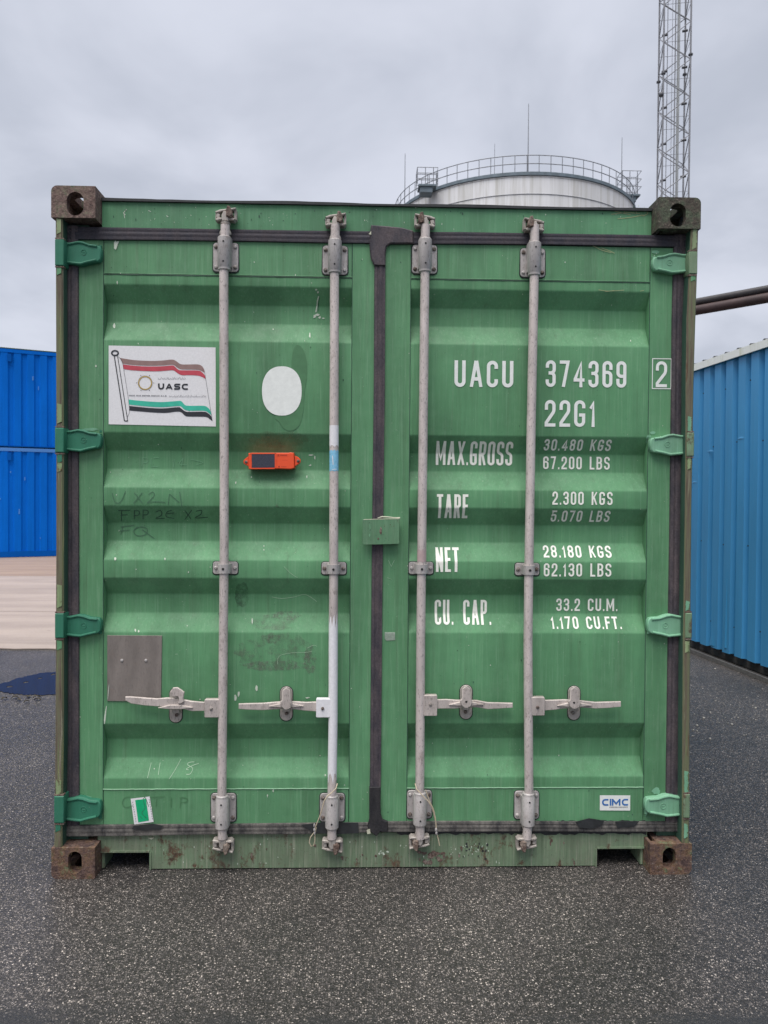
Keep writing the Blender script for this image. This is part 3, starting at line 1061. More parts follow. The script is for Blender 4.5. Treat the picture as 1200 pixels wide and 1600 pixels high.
def fillet(path, W, H, t):
    """path in unit box -> metre polyline with rounded corners"""
    iw, ih = W - t, H - t
    pts = [((p[0] * iw + t / 2, p[1] * ih + t / 2), (p[2] if len(p) > 2 else 0)) for p in path]
    res = []
    for i, (p, r) in enumerate(pts):
        if not r or i in (0, len(pts) - 1):
            res.append(p); continue
        a, c, d = Vector(pts[i - 1][0]), Vector(p), Vector(pts[i + 1][0])
        l1, l2 = (a - c).length, (d - c).length
        lim1 = l1 / 2 if pts[i - 1][1] else l1
        lim2 = l2 / 2 if pts[i + 1][1] else l2
        R = min(iw / 2 if r == Rr else r * iw, lim1, lim2)
        e1, e2 = (a - c).normalized(), (d - c).normalized()
        p0, p1 = c + e1 * R, c + e2 * R
        for k in range(8):
            u = k / 7
            # circular-ish quarter
            k1 = .5523
            h1, h2 = p0 + (c - p0) * k1, p1 + (c - p1) * k1
            q = p0 * (1 - u) ** 3 + h1 * 3 * u * (1 - u) ** 2 + h2 * 3 * u * u * (1 - u) + p1 * u ** 3
            res.append((q.x, q.y))
    outp = [res[0]]
    for q in res[1:]:
        if (Vector(q) - Vector(outp[-1])).length > 1e-5: outp.append(q)
    return outp


def ribbon(pl, t, cap=False):
    L_, R_ = [], []
    n = len(pl)
    closed = (Vector(pl[0]) - Vector(pl[-1])).length < 1e-5
    if cap and not closed:
        pl = list(pl)
        a, b = Vector(pl[0]), Vector(pl[1]); pl[0] = tuple(a + (a - b).normalized() * t / 2)
        a, b = Vector(pl[-1]), Vector(pl[-2]); pl[-1] = tuple(a + (a - b).normalized() * t / 2)
    for i in range(n):
        c = Vector(pl[i])
        if closed and i in (0, n - 1): a, d = Vector(pl[n - 2]), Vector(pl[1])
        else: a, d = (Vector(pl[i - 1]) if i else None), (Vector(pl[i + 1]) if i < n - 1 else None)
        e1 = (c - a).normalized() if a is not None else None
        e2 = (d - c).normalized() if d is not None else None
        if e1 is None: nn = Vector((-e2.y, e2.x)); m = 1
        elif e2 is None: nn = Vector((-e1.y, e1.x)); m = 1
        else:
            n1, n2 = Vector((-e1.y, e1.x)), Vector((-e2.y, e2.x))
            nn = n1 + n2
            if nn.length < 1e-4: nn = n1; m = 1
            else:
                nn.normalize(); m = 1 / max(.55, nn.dot(n1))
        L_.append(c + nn * t / 2 * m); R_.append(c - nn * t / 2 * m)
    return [[tuple(L_[i]), tuple(L_[i + 1]), tuple(R_[i + 1]), tuple(R_[i])] for i in range(n - 1)]


def text_polys(txt, x0, x1, z0, z1, t, gap=.32, space=.55, words=False):
    """letters stretched to fill x0..x1, z0..z1"""
    H = z1 - z0
    def adv(ch):
        if ch == ' ': return space
        if ch == '.': return .22
        return GL[ch][0]
    # widths in letter units; t is metres
    units = sum(adv(c) for c in txt) + gap * (len(txt) - 1)
    U = (x1 - x0) / units
    polys = []
    x = x0
    for ch in txt:
        wch = adv(ch) * U
        if ch == '.':
            s_ = min(t * 1.1, wch)
            polys.append([(x, z0), (x + s_, z0), (x + s_, z0 + t * 1.1), (x, z0 + t * 1.1)])
        elif ch != ' ':
            for st in GL[ch][1]:
                ww = max(wch, t * 1.02)
                pl = fillet(st, ww, H, t)
                pl = [(a + x, b + z0) for a, b in pl]
                ov = t * .12 if ch == 'Q' else 0
                for quad in ribbon(pl, t, True):
                    polys.append([(min(max(a, x), x + ww), min(max(b, z0 - ov), z1)) for a, b in quad])
        else:
            polys.append(None)
        x += wch + gap * U
    if not words: return [p for p in polys if p]
    res, cur = [], []
    for p in polys + [None]:
        if p is None:
            if cur: res.append(cur)
            cur = []
        else: cur.append(p)
    return res


# ---------- doors
def door(xa_px, xb_px, seamL, seamR):
    xa, xb = P(xa_px, 800, YD)[0], P(xb_px, 800, YD)[0]
    sl, sr = P(seamL, 800, YD)[0], P(seamR, 800, YD)[0]
    s = MB()
    for (a, b, c, d) in ((xa, sl, Z_DBOT, Z_DTOP), (sr, xb, Z_DBOT, Z_DTOP)):
        s.prism([(a, c), (b, c), (b, d), (a, d)], (), YD, YD + .05, chamfer=.002)
    for (c, d) in ((Z_TOPW + .0005, Z_DTOP), (Z_DBOT, Z_BOTW - .0005)):
        s.prism([(sl + .0012, c), (sr - .0012, c), (sr - .0012, d), (sl + .0012, d)], (), YD + .0006, YD + .05, chamfer=.0015)
    dr = build('door', s, m_green2, root)
    p = MB()
    nx = 1
    xs = [sl + .0005, sr - .0005]
    for i, (z, y) in enumerate(PROF):
        for x in xs: p.v.append((x, y, z))
    for i in range(len(PROF) - 1):
        p.face((2 * i, 2 * i + 2, 2 * i + 3, 2 * i + 1), 0, True)
    o = build('corrugated_panel', p, m_green, dr, normals=False)
    # welds
    for z, m, r in ((Z_TOPW, m_darkgreen, .0016), (Z_BOTW, m_weld, .0022)):
        q = MB()
        n = 60
        q.tube([(sl + (sr - sl) * i / n, YD - .0006 + random.uniform(-.0005, .0004), z + random.uniform(-.0006, .0006) - (.0 if m is m_weld else .001)) for i in range(n + 1)], r, 6, caps=True)
        build('seam_weld', q, m, dr)
    q = MB()
    q.tube([(sl + (sr - sl) * i / 30, YD - .0002, Z_TOPW + .0035) for i in range(31)], .0015, 6)
    build('seam_weld', q, m_weld if False else m_green, dr)
    for x in (sl, sr):
        q = MB()
        zz = Z_DTOP
        pts_ = []
        while zz > Z_DBOT:
            pts_.append((x + random.uniform(-.0006, .0006), YD - .0001, zz)); zz -= .03
        q.tube(pts_, .0014, 5)
        build('seam_weld', q, m_darkgreen, dr)
    return dr


doorL = door(120, 584, 161.5, 548)
doorR = door(596, 1053, 639, 1011)

# ---------- gaskets
YG = .050


def gasket_v(px_pts, wpx, mat, name='door_gasket', ribs=True, Y=YG):
    """vertical gasket through px points (x centre, y)"""
    s = MB()
    rowz = []
    for cxp, py, w_ in [(a, b, wpx) for a, b in px_pts]:
        xa, z = P(cxp - w_ / 2, py, Y); xb, _ = P(cxp + w_ / 2, py, Y)
        rowz.append((xa, xb, z))
    sect = [(0, .010), (.04, .002), (.25, .0), (.31, .002), (.42, .002), (.48, -.0005), (.72, -.0005), (.78, .0015), (.90, .0015), (.97, .001), (1, .010)]
    n = len(sect)
    for xa, xb, z in rowz:
        for u, dy in sect: s.v.append((xa + (xb - xa) * u, Y + dy, z))
    for i in range(len(rowz) - 1):
        for k in range(n - 1):
            s.face((i * n + k, i * n + k + 1, (i + 1) * n + k + 1, (i + 1) * n + k), 0, False)
    return build(name, s, mat, root, normals=True)


def gasket_h(px_pts, mat, name='door_gasket', Y=YG):
    """horizontal: list of (x, ytop, ybot)"""
    s = MB()
    sect = [(0, .012), (.05, .003), (.24, .001), (.31, .0022), (.38, .0022), (.45, .0006), (.60, 0), (.68, .0012), (.78, .0012), (.85, .0004), (.97, .001), (1, .010)]
    n = len(sect)
    for x, ya, yb in px_pts:
        X, za = P(x, ya, Y); X2, zb = P(x, yb, Y)
        for u, dy in sect: s.v.append((X, Y + dy, za + (zb - za) * u))
    for i in range(len(px_pts) - 1):
        for k in range(n - 1):
            s.face((i * n + k, i * n + k + 1, (i + 1) * n + k + 1, (i + 1) * n + k))
    return build(name, s, mat, root)


gasket_v([(112, 352), (112, 600), (113, 900), (113.5, 1290)], 19.5, m_rub)
gasket_v([(1064, 366), (1061, 500), (1059.5, 650), (1057, 850), (1054, 1050), (1051, 1285)], 20.5, m_rub)
gasket_v([(594, 355), (592.8, 600), (589.3, 900), (586.8, 1200), (585.5, 1290)], 17.5, m_rub)
gasket_h([(103, 352.5, 374), (250, 355, 375), (400, 357.5, 377), (500, 359, 379), (583, 360, 380)], m_rub_top)
gasket_h([(603, 361, 381), (720, 361, 381), (860, 363.5, 382), (1000, 365.5, 384.5), (1072, 367, 386)], m_rub_top)
gasket_h([(100, 1290, 1307.5), (180, 1289.5, 1307), (340, 1288.5, 1304), (470, 1287, 1304), (578, 1286, 1301)], m_rub_low)
gasket_h([(596, 1284.5, 1300.5), (700, 1284, 1300), (830, 1284, 1299.5), (950, 1284.5, 1300), (1066, 1284, 1300)], m_rub_low)
# wide folded flaps where the centre gasket meets the top and bottom ones
flap = [(580, 351), (602, 352.5), (628, 355), (646, 360), (646, 380), (610, 380.5), (604, 385), (602.5, 395), (602.5, 415), (585, 415), (579, 402), (577.5, 385), (578, 362)]
s = MB(); s.prism([P(a, b, YG - .006) for a, b in flap], (), YG - .006, YG + .004, chamfer=.005)
build('door_gasket', s, m_rub, root)
flap = [(577, 1230), (594, 1230), (595, 1272), (598, 1281), (606, 1284), (606, 1299), (594, 1300), (588, 1307), (578, 1300), (574, 1291), (577, 1280)]
s = MB(); s.prism([P(a, b, YG - .005) for a, b in flap], (), YG - .005, YG + .004, chamfer=.003)
build('door_gasket', s, rubber('black sticky gasket', (0.022, 0.022, 0.025), (0.06, 0.055, 0.055), 0.5, 8), root)
# black tar smears on the lower gasket
for pts_ in ([(208, 1290), (240, 1287), (255, 1290), (250, 1296), (225, 1297), (206, 1295)], [(470, 1289), (500, 1285), (560, 1286), (560, 1302), (520, 1303), (490, 1300)], [(900, 1284), (920, 1279), (945, 1282), (938, 1290), (925, 1296), (905, 1293)], [(962, 1284), (1000, 1283), (990, 1292), (965, 1294)]):
    s = MB(); s.prism([P(a + random.uniform(-1, 1), b + random.uniform(-.6, .6), YG - .004) for a, b in pts_], (), YG - .004, YG - .002, back=False)
    build('tar_smear', s, m_black, root)

# ---------- lettering on the right door
def textbox(txt, bx0, by0, bx1, by1, tpx, mat=m_letter, gap=.32, parent=doorR, name='lettering', space=.55, off=.0016):
    xa, z1 = Q(bx0, by0)
    xa2, z0 = Q(bx0, by1)
    xb, _ = Q(bx1, (by0 + by1) / 2)
    xa = Q(bx0, (by0 + by1) / 2)[0]
    for wd_ in text_polys(txt, xa, xb, z0, z1, tpx / 413.0, gap, space, True):
        conform(wd_, mat, name, parent, off)


textbox('UACU', 710, 563, 802, 604.5, 5.6, m_white, .36)
textbox('374369', 852.5, 563, 978.5, 604.5, 5.2, m_white, .36)
textbox('2', 1024.5, 564.5, 1042, 605, 4.8, m_white)
x0, z1 = Q(1019.5, 560.5); x1, z0 = Q(1048, 607.5)
conform(ribbon([(x0, z0), (x0, z1), (x1, z1), (x1, z0), (x0, z0)], .0032), m_white, 'lettering', doorR)
textbox('22G1', 851, 625, 930.5, 666.5, 5.2, m_white, .34)
textbox('MAX.GROSS', 681, 689, 800.5, 726.5, 4.2, gap=.24)
textbox('TARE', 682.5, 772, 731.5, 809.5, 4.3, gap=.26)
textbox('NET', 681, 855, 717.5, 893.5, 4.3, gap=.26)
textbox('CU. CAP.', 679, 937, 766, 976, 4.0, gap=.30, space=.95)
for txt, a, b, c, d in (('30.480 KGS', 850, 686, 955, 704), ('67.200 LBS', 848.5, 713, 952.5, 733), ('2.300 KGS', 863, 768, 957, 788.5), ('5.070 LBS', 861, 797.5, 953, 815),
                        ('28.180 KGS', 848.5, 852, 954.5, 871), ('62.130 LBS', 849.5, 880, 955, 900.5), ('33.2 CU.M.', 869, 935, 964.5, 954.5), ('1.170 CU.FT.', 860.5, 963, 970, 982.5)):
    textbox(txt, a, b, c, d, 2.85, gap=.34, space=.65)

# ---------- decals and marks on the left door
def poly_px(pts_, mat, name, parent=doorL, off=.0016, label=None):
    return conform([[Q(a, b) for a, b in pts_]], mat, name, parent, off, label)


def smooth_px(pts_, closed=True, n=4):
    """Catmull-Rom"""
    outp = []
    N = len(pts_)
    rng = range(N) if closed else range(N - 1)
    for i in rng:
        p = [pts_[(i + k) % N] if closed else pts_[min(max(i + k, 0), N - 1)] for k in (-1, 0, 1, 2)]
        for k in range(n):
            u = k / n
            outp.append(tuple(.5 * (2 * p[1][j] + (p[2][j] - p[0][j]) * u + (2 * p[0][j] - 5 * p[1][j] + 4 * p[2][j] - p[3][j]) * u * u + (3 * p[1][j] - p[0][j] - 3 * p[2][j] + p[3][j]) * u ** 3) for j in (0, 1)))
    if not closed: outp.append(pts_[-1])
    return outp


decal = poly_px([(170, 540), (337, 543), (337.5, 666.5), (170, 663)], m_decal, 'flag_decal')


def fq(x, y): return (x / 6.6667 + 165, y / 6.6667 + 535)


def fpoly(top, bot, mat):
    t_ = smooth_px([fq(*p) for p in top], False, 4); b_ = smooth_px([fq(*p) for p in bot], False, 4)
    return poly_px(t_ + b_, mat, 'flag_print', decal, .0024)


def fstroke(groups, wpx, mat, off=.0028, parent=None, name='flag_print', fn=fq):
    polys = []
    for gg in groups:
        polys += ribbon([Q(*fn(*p)) for p in gg], wpx / 413.0)
    return conform(polys, mat, name, parent or decal, off)


fpoly([(150, 162), (300, 185), (480, 194), (600, 189), (695, 180), (738, 197), (785, 228), (860, 231), (960, 230), (1005, 248), (1030, 290), (1034, 318)],
      [(1005, 300), (960, 286), (850, 283), (790, 281), (752, 266), (718, 240), (690, 232), (600, 240), (450, 243), (300, 236), (180, 222)], m_brown)
fpoly([(180, 230), (300, 244), (450, 252), (600, 249), (690, 241), (715, 247), (758, 284), (800, 292), (960, 294), (1005, 312), (1038, 350), (1044, 382)],
      [(1010, 362), (960, 346), (860, 342), (800, 343), (758, 326), (722, 299), (690, 291), (600, 298), (500, 302), (300, 293), (187, 278)], m_red)
fpoly([(238, 595), (350, 608), (560, 622), (700, 615), (775, 610), (800, 622), (830, 654), (880, 661), (1020, 661), (1060, 675), (1090, 708), (1102, 758)],
      [(1065, 727), (1020, 712), (870, 712), (820, 697), (790, 669), (755, 663), (600, 675), (450, 669), (246, 648)], m_jade)
fpoly([(247, 662), (450, 682), (600, 688), (755, 675), (785, 686), (828, 717), (870, 724), (1025, 723), (1068, 740), (1100, 770), (1113, 820)],
      [(1080, 795), (1040, 776), (870, 773), (828, 764), (790, 729), (740, 722), (620, 735), (450, 727), (250, 710)], m_ink)
fstroke([[(92, 140), (198, 818)], [(198, 818), (234, 820)]], 1.5, m_ink)
fstroke([[(127, 140), (232, 818)]], 1.0, m_ink)
fstroke([[(137, 150), (165, 180), (183, 230), (240, 590), (250, 690), (247, 740), (230, 778)], [(1034, 318), (1113, 818)]], .45, m_ink)
fstroke([[(100 + 34 * math.cos(rad(a)), 112 + 25 * math.sin(rad(a))) for a in range(0, 361, 24)]], 2.3, m_ink)
fstroke([[(414 + 67 * math.cos(rad(a)), 423 + 67 * math.sin(rad(a))) for a in range(0, 361, 15)]], 1.5, m_gold)
fstroke([[(414 + 75 * math.cos(rad(a)), 423 + 75 * math.sin(rad(a))) for a in range(0, 361, 15)]] , .35, m_ink, .0031)
fstroke([[(414 + 84 * math.cos(rad(a)), 423 + 84 * math.sin(rad(a))), (414 + 94 * math.cos(rad(a)), 423 + 94 * math.sin(rad(a)))] for a in (0, 60, 120, 180, 240, 300)], .9, m_ink)


def dtext(txt, bx0, by0, bx1, by1, t, mat=m_ink, gap=.3, parent=None, space=.55, off=.0028, name='flag_print'):
    (xa, za), (xb, zb) = Q(bx0, by0), Q(bx1, by1)
    return conform(text_polys(txt, xa, xb, zb, za, t / 413., gap, space), mat, name, parent or decal, off)


a_, b_ = fq(548, 428), fq(858, 495)
dtext('UAsc', a_[0], a_[1], b_[0], b_[1], 2.5, gap=.22)
a_, b_ = fq(245, 547), fq(635, 565)
dtext('UNITED ARAB SHIPPING COMPANY (S.A.G)', a_[0], a_[1], b_[0], b_[1], .55, m_fineink)
rs = random.Random(5)
for (sx0, sx1, sy) in ((548, 850, 380), (665, 1050, 565)):
    gs = []
    x = sx0
    while x < sx1 - 20:
        ln = rs.uniform(18, 46)
        gs.append([(x, sy - rs.uniform(0, 16)), (x + 3, sy + 3), (x + ln * .5, sy + rs.uniform(0, 5)), (x + ln * .8, sy + 2), (x + ln, sy - rs.uniform(4, 18))])
        if rs.random() < .6: gs.append([(x + ln * .4, sy - 14), (x + ln * .4 + 5, sy - 15)])
        x += ln + rs.uniform(4, 10)
    fstroke(gs, .5, m_fineink)

# white oval with the ghost of an older, taller one beneath it
ghost = smooth_px([(462, 540), (473, 545), (479, 565), (479, 590), (476, 610), (474, 640), (468, 664), (456, 673), (444, 670), (437, 660), (430, 650), (445, 620), (455, 590), (456, 560)])
poly_px(ghost, m_oil, 'paint_stain')
oval = []
for k in range(48):
    a = 2 * math.pi * k / 48
    ex = 2 / 2.3
    c_, s_ = math.cos(a), math.sin(a)
    oval.append((440.5 + 31 * math.copysign(abs(c_) ** ex, c_), 611 - 38.5 * math.copysign(abs(s_) ** ex, s_) * (1)))
poly_px(oval, m_white, 'oval_decal', off=.0026)

# bare metal patch plate, two rivets
s = MB()
s.prism([Q(168, 992.5), Q(253.5, 993), Q(252, 1096), Q(168, 1095)][::-1], (), YD - .004, YD, chamfer=.001)
pl = build('patch_plate', s, m_plate, doorL, label='bare grey metal patch plate riveted over the green paint')
s = MB()
for a, b in ((191, 1031.5), (228.5, 1031.5)):
    x, z = Q(a, b); s.lathe([(0, .006), (-.003, .0055), (-.0045, .003)], (x, YD - .004, z), 'y', 12)
build('rivet', s, m_brk, pl)
s = MB()
for i, (a, b) in enumerate(((166.5, 1103), (165.5, 1112), (164, 1122), (163.5, 1131))): pass
build('paint_scrape', scr('paint_scrape', [(166.5, 1103), (165, 1113), (163.8, 1124), (163.4, 1131)], .006, m_chip, YD, doorL), m_chip, doorL)
build('paint_scrape', scr('paint_scrape', [(170.5, 1070), (169.5, 1080), (168.5, 1093)], .003, m_chip, YD - .0042, doorL), m_chip, doorL)


def blob(cx, cy, rx, ry, n=9, jit=.35, r_=random):
    return [(cx + rx * math.cos(2 * math.pi * k / n) * (1 + r_.uniform(-jit, jit)), cy + ry * math.sin(2 * math.pi * k / n) * (1 + r_.uniform(-jit, jit))) for k in range(n)]


# paint chips (x, y, rx, ry)
chips = [(181, 383, 3.5, 6, 'L'), (184, 379, 2, 3, 'L'), (183.5, 442, .9, 2.6, 'L'), (179, 509.5, 2, 4, 'L'), (154.5, 525, 1, 2, 'L'), (492, 494, 3, 3.2, 'L'), (496, 492, 3, 2, 'L'), (500, 496, 2, 1.6, 'L'), (505, 497.5, 2, 1, 'L'),
         (494, 453, 2, 1.4, 'L'), (497, 457, 1.5, 2, 'L'), (484, 524, 1.2, 5, 'L'), (180, 873, 1.6, 2.3, 'L'), (258, 873, .9, 2, 'L'), (212, 984.5, 1.3, 2.8, 'L'), (217, 986, 1.2, 2, 'L'), (368.5, 754, 1, 2.2, 'L'), (393, 745.5, .9, 1.2, 'L'),
         (486, 711, 4, .9, 'L'), (492, 715, 1.2, 3, 'L'), (485, 727, 2, 1.2, 'L'), (479.5, 745, .8, 2.6, 'L'), (353, 600, .9, 2, 'L'), (150, 572, 1.4, 2.2, 'L'), (394, 970, .9, 5, 'L'), (508.5, 1211, .9, 1.8, 'L'), (427, 1235, .9, 3, 'L'), (418, 1243, .7, 2.5, 'L'),
         (368, 1090, 2.6, 4.5, 'L'), (373, 1084, 2, 4, 'L'), (401, 1075, 2, 4, 'L'), (480, 1090, 4, 1, 'L')]
gl = [[Q(*p) for p in blob(a, b, c, d, 8, .4)] for a, b, c, d, _ in chips]
conform(gl, m_chip, 'paint_chip', doorL, .0018)
rs = random.Random(11)
tiny = []
for i in range(90):
    a, b = rs.uniform(125, 575), rs.uniform(385, 1280)
    r0 = rs.uniform(.25, .8)
    tiny.append([Q(*p) for p in blob(a, b, r0, r0 * rs.uniform(.8, 2), 6, .4, rs)])
conform(tiny, m_chip, 'paint_chip', doorL, .0017)
tiny = []
for i in range(80):
    a, b = rs.uniform(605, 1040), rs.uniform(390, 1280)
    if 670 < a < 1000 and 550 < b < 990: continue
    r0 = rs.uniform(.25, .75)
    tiny.append([Q(*p) for p in blob(a, b, r0, r0 * rs.uniform(.8, 2), 6, .4, rs)])
conform(tiny, m_chip, 'paint_chip', doorR, .0017)
dk = []
for i in range(70):
    a, b = (rs.uniform(125, 575) if i % 2 else rs.uniform(605, 1040)), rs.uniform(385, 1280)
    r0 = rs.uniform(.3, .9)
    dk.append([Q(*p) for p in blob(a, b, r0, r0 * rs.uniform(.8, 2.4), 6, .4, rs)])
conform(dk, m_darkgreen, 'paint_chip', doorR, .0019)
# drip shape above the tall stain
pq = [(498, 463), (496, 470), (495, 480), (493.5, 488)]
conform(ribbon([Q(*p) for p in pq], .0045), m_chip, 'paint_chip', doorL, .0018)
conform(ribbon([Q(*p) for p in [(499.5, 463), (497.6, 478), (497, 486)]], .0018), m_darkgreen, 'paint_chip', doorL, .0022)

# grey primer showing through on the lower left door
def worn(name, c, lo, hi, amt, scale=40):
    t = NT(name)
    a = t.math('MULTIPLY', t.ramp(t.noise(scale, 9, 0.8, sc=(1, 1, .8)), [(lo, 0.0), (hi, 1.0)]), amt)
    t.l(a, t.bsdf.inputs['Alpha'])
    return t.done(t.ramp(t.noise(120, 4, .7), [(.3, tuple(x * .8 for x in c)), (.7, tuple(x * 1.2 for x in c))]), .7)


rs = random.Random(21)
m_worn = worn('worn primer', (0.17, 0.19, 0.15), .44, .60, .5)
m_worn2 = worn('worn primer thin', (0.15, 0.17, 0.13), .47, .62, .4, 22)
m_dirtpatch = worn('soft grime', (0.05, 0.10, 0.06), .4, .6, .45, 25)
for cx0, cy0, rx, ry, m in ((428, 972, 36, 14, m_worn2), (448, 962, 22, 7, m_worn), (485, 1030, 10, 22, m_worn), (432, 1040, 52, 8, m_worn), (425, 997, 13, 8, m_worn), (378, 930, 11, 20, m_dirtpatch), (430, 1020, 60, 30, m_worn2),
                            (435, 686, 50, 12, worn('rust bleed', (0.10, 0.09, 0.045), .4, .7, .3, 18)), (437, 790, 6, 4, m_worn)):
    poly_px(blob(cx0, cy0, rx, ry, 26, .16, rs), m, 'worn_patch', doorL if cx0 < 590 else doorR, off=.0012 + .0002 * rs.random())
poly_px([(601, 986), (617, 986.5), (617.5, 1000), (604, 1001), (601, 998)], m_scuff2, 'glue_residue', doorR)

# scrawls
def scrawl(groups, wpx, mat, parent=doorL, off=.0020, name='scrawl'):
    polys = []
    for gg in groups:
        polys += ribbon([Q(*p) for p in smooth_px(gg, False, 3)] if len(gg) > 2 else [Q(*p) for p in gg], wpx / 413.0)
    conform(polys, mat, name, parent, off)
def cz(x, y): return (60 + x / 4, 650 + y / 4)
scrawl([[cz(*p) for p in gg] for gg in [
    [(462, 480), (475, 530), (500, 545), (525, 520), (545, 468)], [(600, 480), (625, 510), (650, 545)], [(650, 478), (625, 510), (596, 545)],
    [(690, 490), (715, 475), (725, 495), (700, 525), (680, 542)], [(680, 542), (730, 535), (795, 540)], [(812, 555), (815, 520), (820, 488)], [(820, 488), (880, 540)], [(884, 475), (890, 520), (896, 565)]]], 1.0, m_pencil)
scrawl([[cz(*p) for p in gg] for gg in [
    [(520, 590), (520, 655)], [(500, 590), (575, 590)], [(515, 620), (560, 618)], [(600, 590), (600, 645)], [(600, 592), (630, 595), (628, 618), (602, 622)],
    [(655, 585), (655, 645)], [(655, 588), (685, 592), (682, 615), (657, 618)], [(735, 600), (765, 590), (770, 620), (735, 640), (790, 640)], [(835, 590), (805, 600), (800, 630), (850, 640)], [(805, 612), (850, 605)],
    [(915, 590), (955, 645)], [(960, 588), (915, 648)], [(985, 595), (1020, 590), (1015, 615), (980, 638), (1060, 632)]]], 1.1, m_darkgreen)
scrawl([[cz(*p) for p in gg] for gg in [
    [(530, 690), (515, 740)], [(515, 692), (600, 682)], [(505, 718), (570, 712)], [(620, 690), (595, 720), (620, 748), (670, 740), (680, 705), (640, 692), (600, 705)], [(650, 710), (725, 765)]]], 1.0, m_pencil)
scrawl([[cz(*p) for p in gg] for gg in [
    [(650, 260), (648, 315)], [(650, 262), (685, 265), (680, 290), (655, 290)], [(705, 262), (705, 318)], [(705, 318), (750, 316)], [(720, 262), (755, 260)], [(850, 270), (845, 320)], [(905, 262), (895, 315)], [(905, 265), (880, 300), (930, 305)], [(950, 270), (1030, 290), (985, 305)]]], .8, m_faint)
def cy_(x, y): return (60 + x / 4, 1030 + y / 4)
scrawl([[cy_(*p) for p in gg] for gg in [
    [(706, 645), (695, 690), (683, 742)], [(762, 645), (756, 680), (750, 722)], [(892, 622), (855, 690), (818, 748)], [(975, 640), (940, 645), (935, 660), (965, 680), (950, 715), (925, 718)], [(940, 690), (925, 685), (960, 665), (1003, 650)]]], .9, m_chalk)
scrawl([[cy_(*p) for p in gg] for gg in [
    [(575, 860), (540, 865), (525, 900), (545, 925), (590, 915)], [(740, 860), (735, 920)], [(700, 862), (790, 858)], [(830, 862), (830, 925)], [(890, 860), (885, 930)], [(890, 862), (930, 870), (925, 890), (892, 895)], [(640, 920), (665, 860), (690, 920)]]], 1.0, m_oil)
# pale scratches
def cx_(x, y): return (340 + x / 4, 650 + y / 4)
scrawl([[cx_(*p) for p in gg] for gg in [
    [(340, 1130), (400, 1140), (480, 1130), (540, 1115), (580, 1130), (620, 1160)], [(375, 1550), (385, 1500), (460, 1480), (540, 1478), (590, 1470)], [(560, 1450), (600, 1432), (622, 1440)], [(415, 940), (460, 985), (500, 1010)]]], .5, m_chalk)
scrawl([[cx_(*p) for p in gg] for gg in [
    [(1135, 840), (1110, 890), (1085, 940)], [(1060, 885), (1085, 940)], [(1060, 1010), (1090, 1025), (1060, 1050)], [(1095, 1085), (1110, 1100)], [(1085, 1145), (1105, 1160)]]], .45, m_chalk, doorR)
scrawl([[(1016, 498), (1030, 500), (1042, 496), (1050, 492), (1055, 490)]], .8, m_darkgreen, doorR)
scrawl([[(1016, 499.3), (1030, 501.3), (1036, 500)]], .6, m_yel, doorR)
scrawl([[(922, 383), (930, 386), (940, 391), (955, 395)], [(940, 388), (952, 392), (960, 396)], [(935, 453), (950, 455), (975, 453.5)], [(945, 456), (960, 454)], [(1000, 455), (1006, 454)]], .8, m_yel, doorR)
scrawl([[(946, 772), (948, 780), (949, 786)]], .9, m_darkgreen, doorR)
# scrapes on the header
hp = []
for gg in [[(955, 335), (980, 332), (1000, 334)], [(965, 342), (985, 340), (1005, 336)], [(1003, 325), (1010, 329), (1012, 334), (1004, 338)], [(975, 326), (976, 333)], [(960, 330), (985, 336)], [(993, 326), (994, 332)],
           [(194, 335), (195, 341)], [(232, 329), (236, 331)], [(260, 337), (263, 339)], [(198, 327), (193, 333), (196, 336)]]:
    hp.append((gg, m_yel if gg[0][0] > 900 else m_chip))
for gg, m in hp:
    conform(ribbon([P(a, b, .07) for a, b in gg], .0022), m, 'paint_scrape', hdr, .0012, yfun=lambda z: .07)
dk = []
for i in range(34):
    a, b = rs.uniform(170, 1010), rs.uniform(318, 352)
    dk.append([P(*p, .07) for p in blob(a, b, rs.uniform(.4, 1.2), rs.uniform(.5, 2.4), 7, .4, rs)])
conform(dk, m_darkgreen, 'paint_chip', hdr, .0012, yfun=lambda z: .07)
wh = []
for i in range(40):
    a, b = rs.uniform(170, 1010), rs.uniform(318, 352)
    wh.append([P(*p, .07) for p in blob(a, b, rs.uniform(.3, .6), rs.uniform(.3, 1.5), 6, .4, rs)])
conform(wh, m_chip, 'paint_chip', hdr, .0011, yfun=lambda z: .07)

# sill marks: white flecks, black gouges, rust bloom
def sill_marks(n, xr, yr, rx, ry, mat, nm):
    polys = []
    for i in range(n):
        a, b = rs.uniform(*xr), rs.uniform(*yr)
        polys.append([P(*p, YS) for p in blob(a, b, rs.uniform(*rx), rs.uniform(*ry), 8, .45, rs)])
    conform(polys, mat, nm, sill, .0012, yfun=lambda z: YS)
sill_marks(26, (700, 765), (1318, 1338), (.3, .9), (.4, 1.6), m_chip, 'paint_chip')
sill_marks(14, (712, 765), (1318, 1342), (.6, 1.8), (.8, 2.6), m_black, 'gouge')
sill_marks(12, (652, 695), (1330, 1348), (2.5, 6), (1.5, 5), m_rustpin, 'rust_bloom')
sill_marks(7, (590, 607), (1329, 1336), (.6, 2), (.6, 1.6), m_chip, 'paint_chip')
sill_marks(30, (250, 920), (1310, 1352), (.3, .9), (.4, 2.0), m_chip, 'paint_chip')
sill_marks(22, (250, 920), (1308, 1350), (.6, 2.4), (.8, 5.0), m_rustpin, 'rust_bloom')
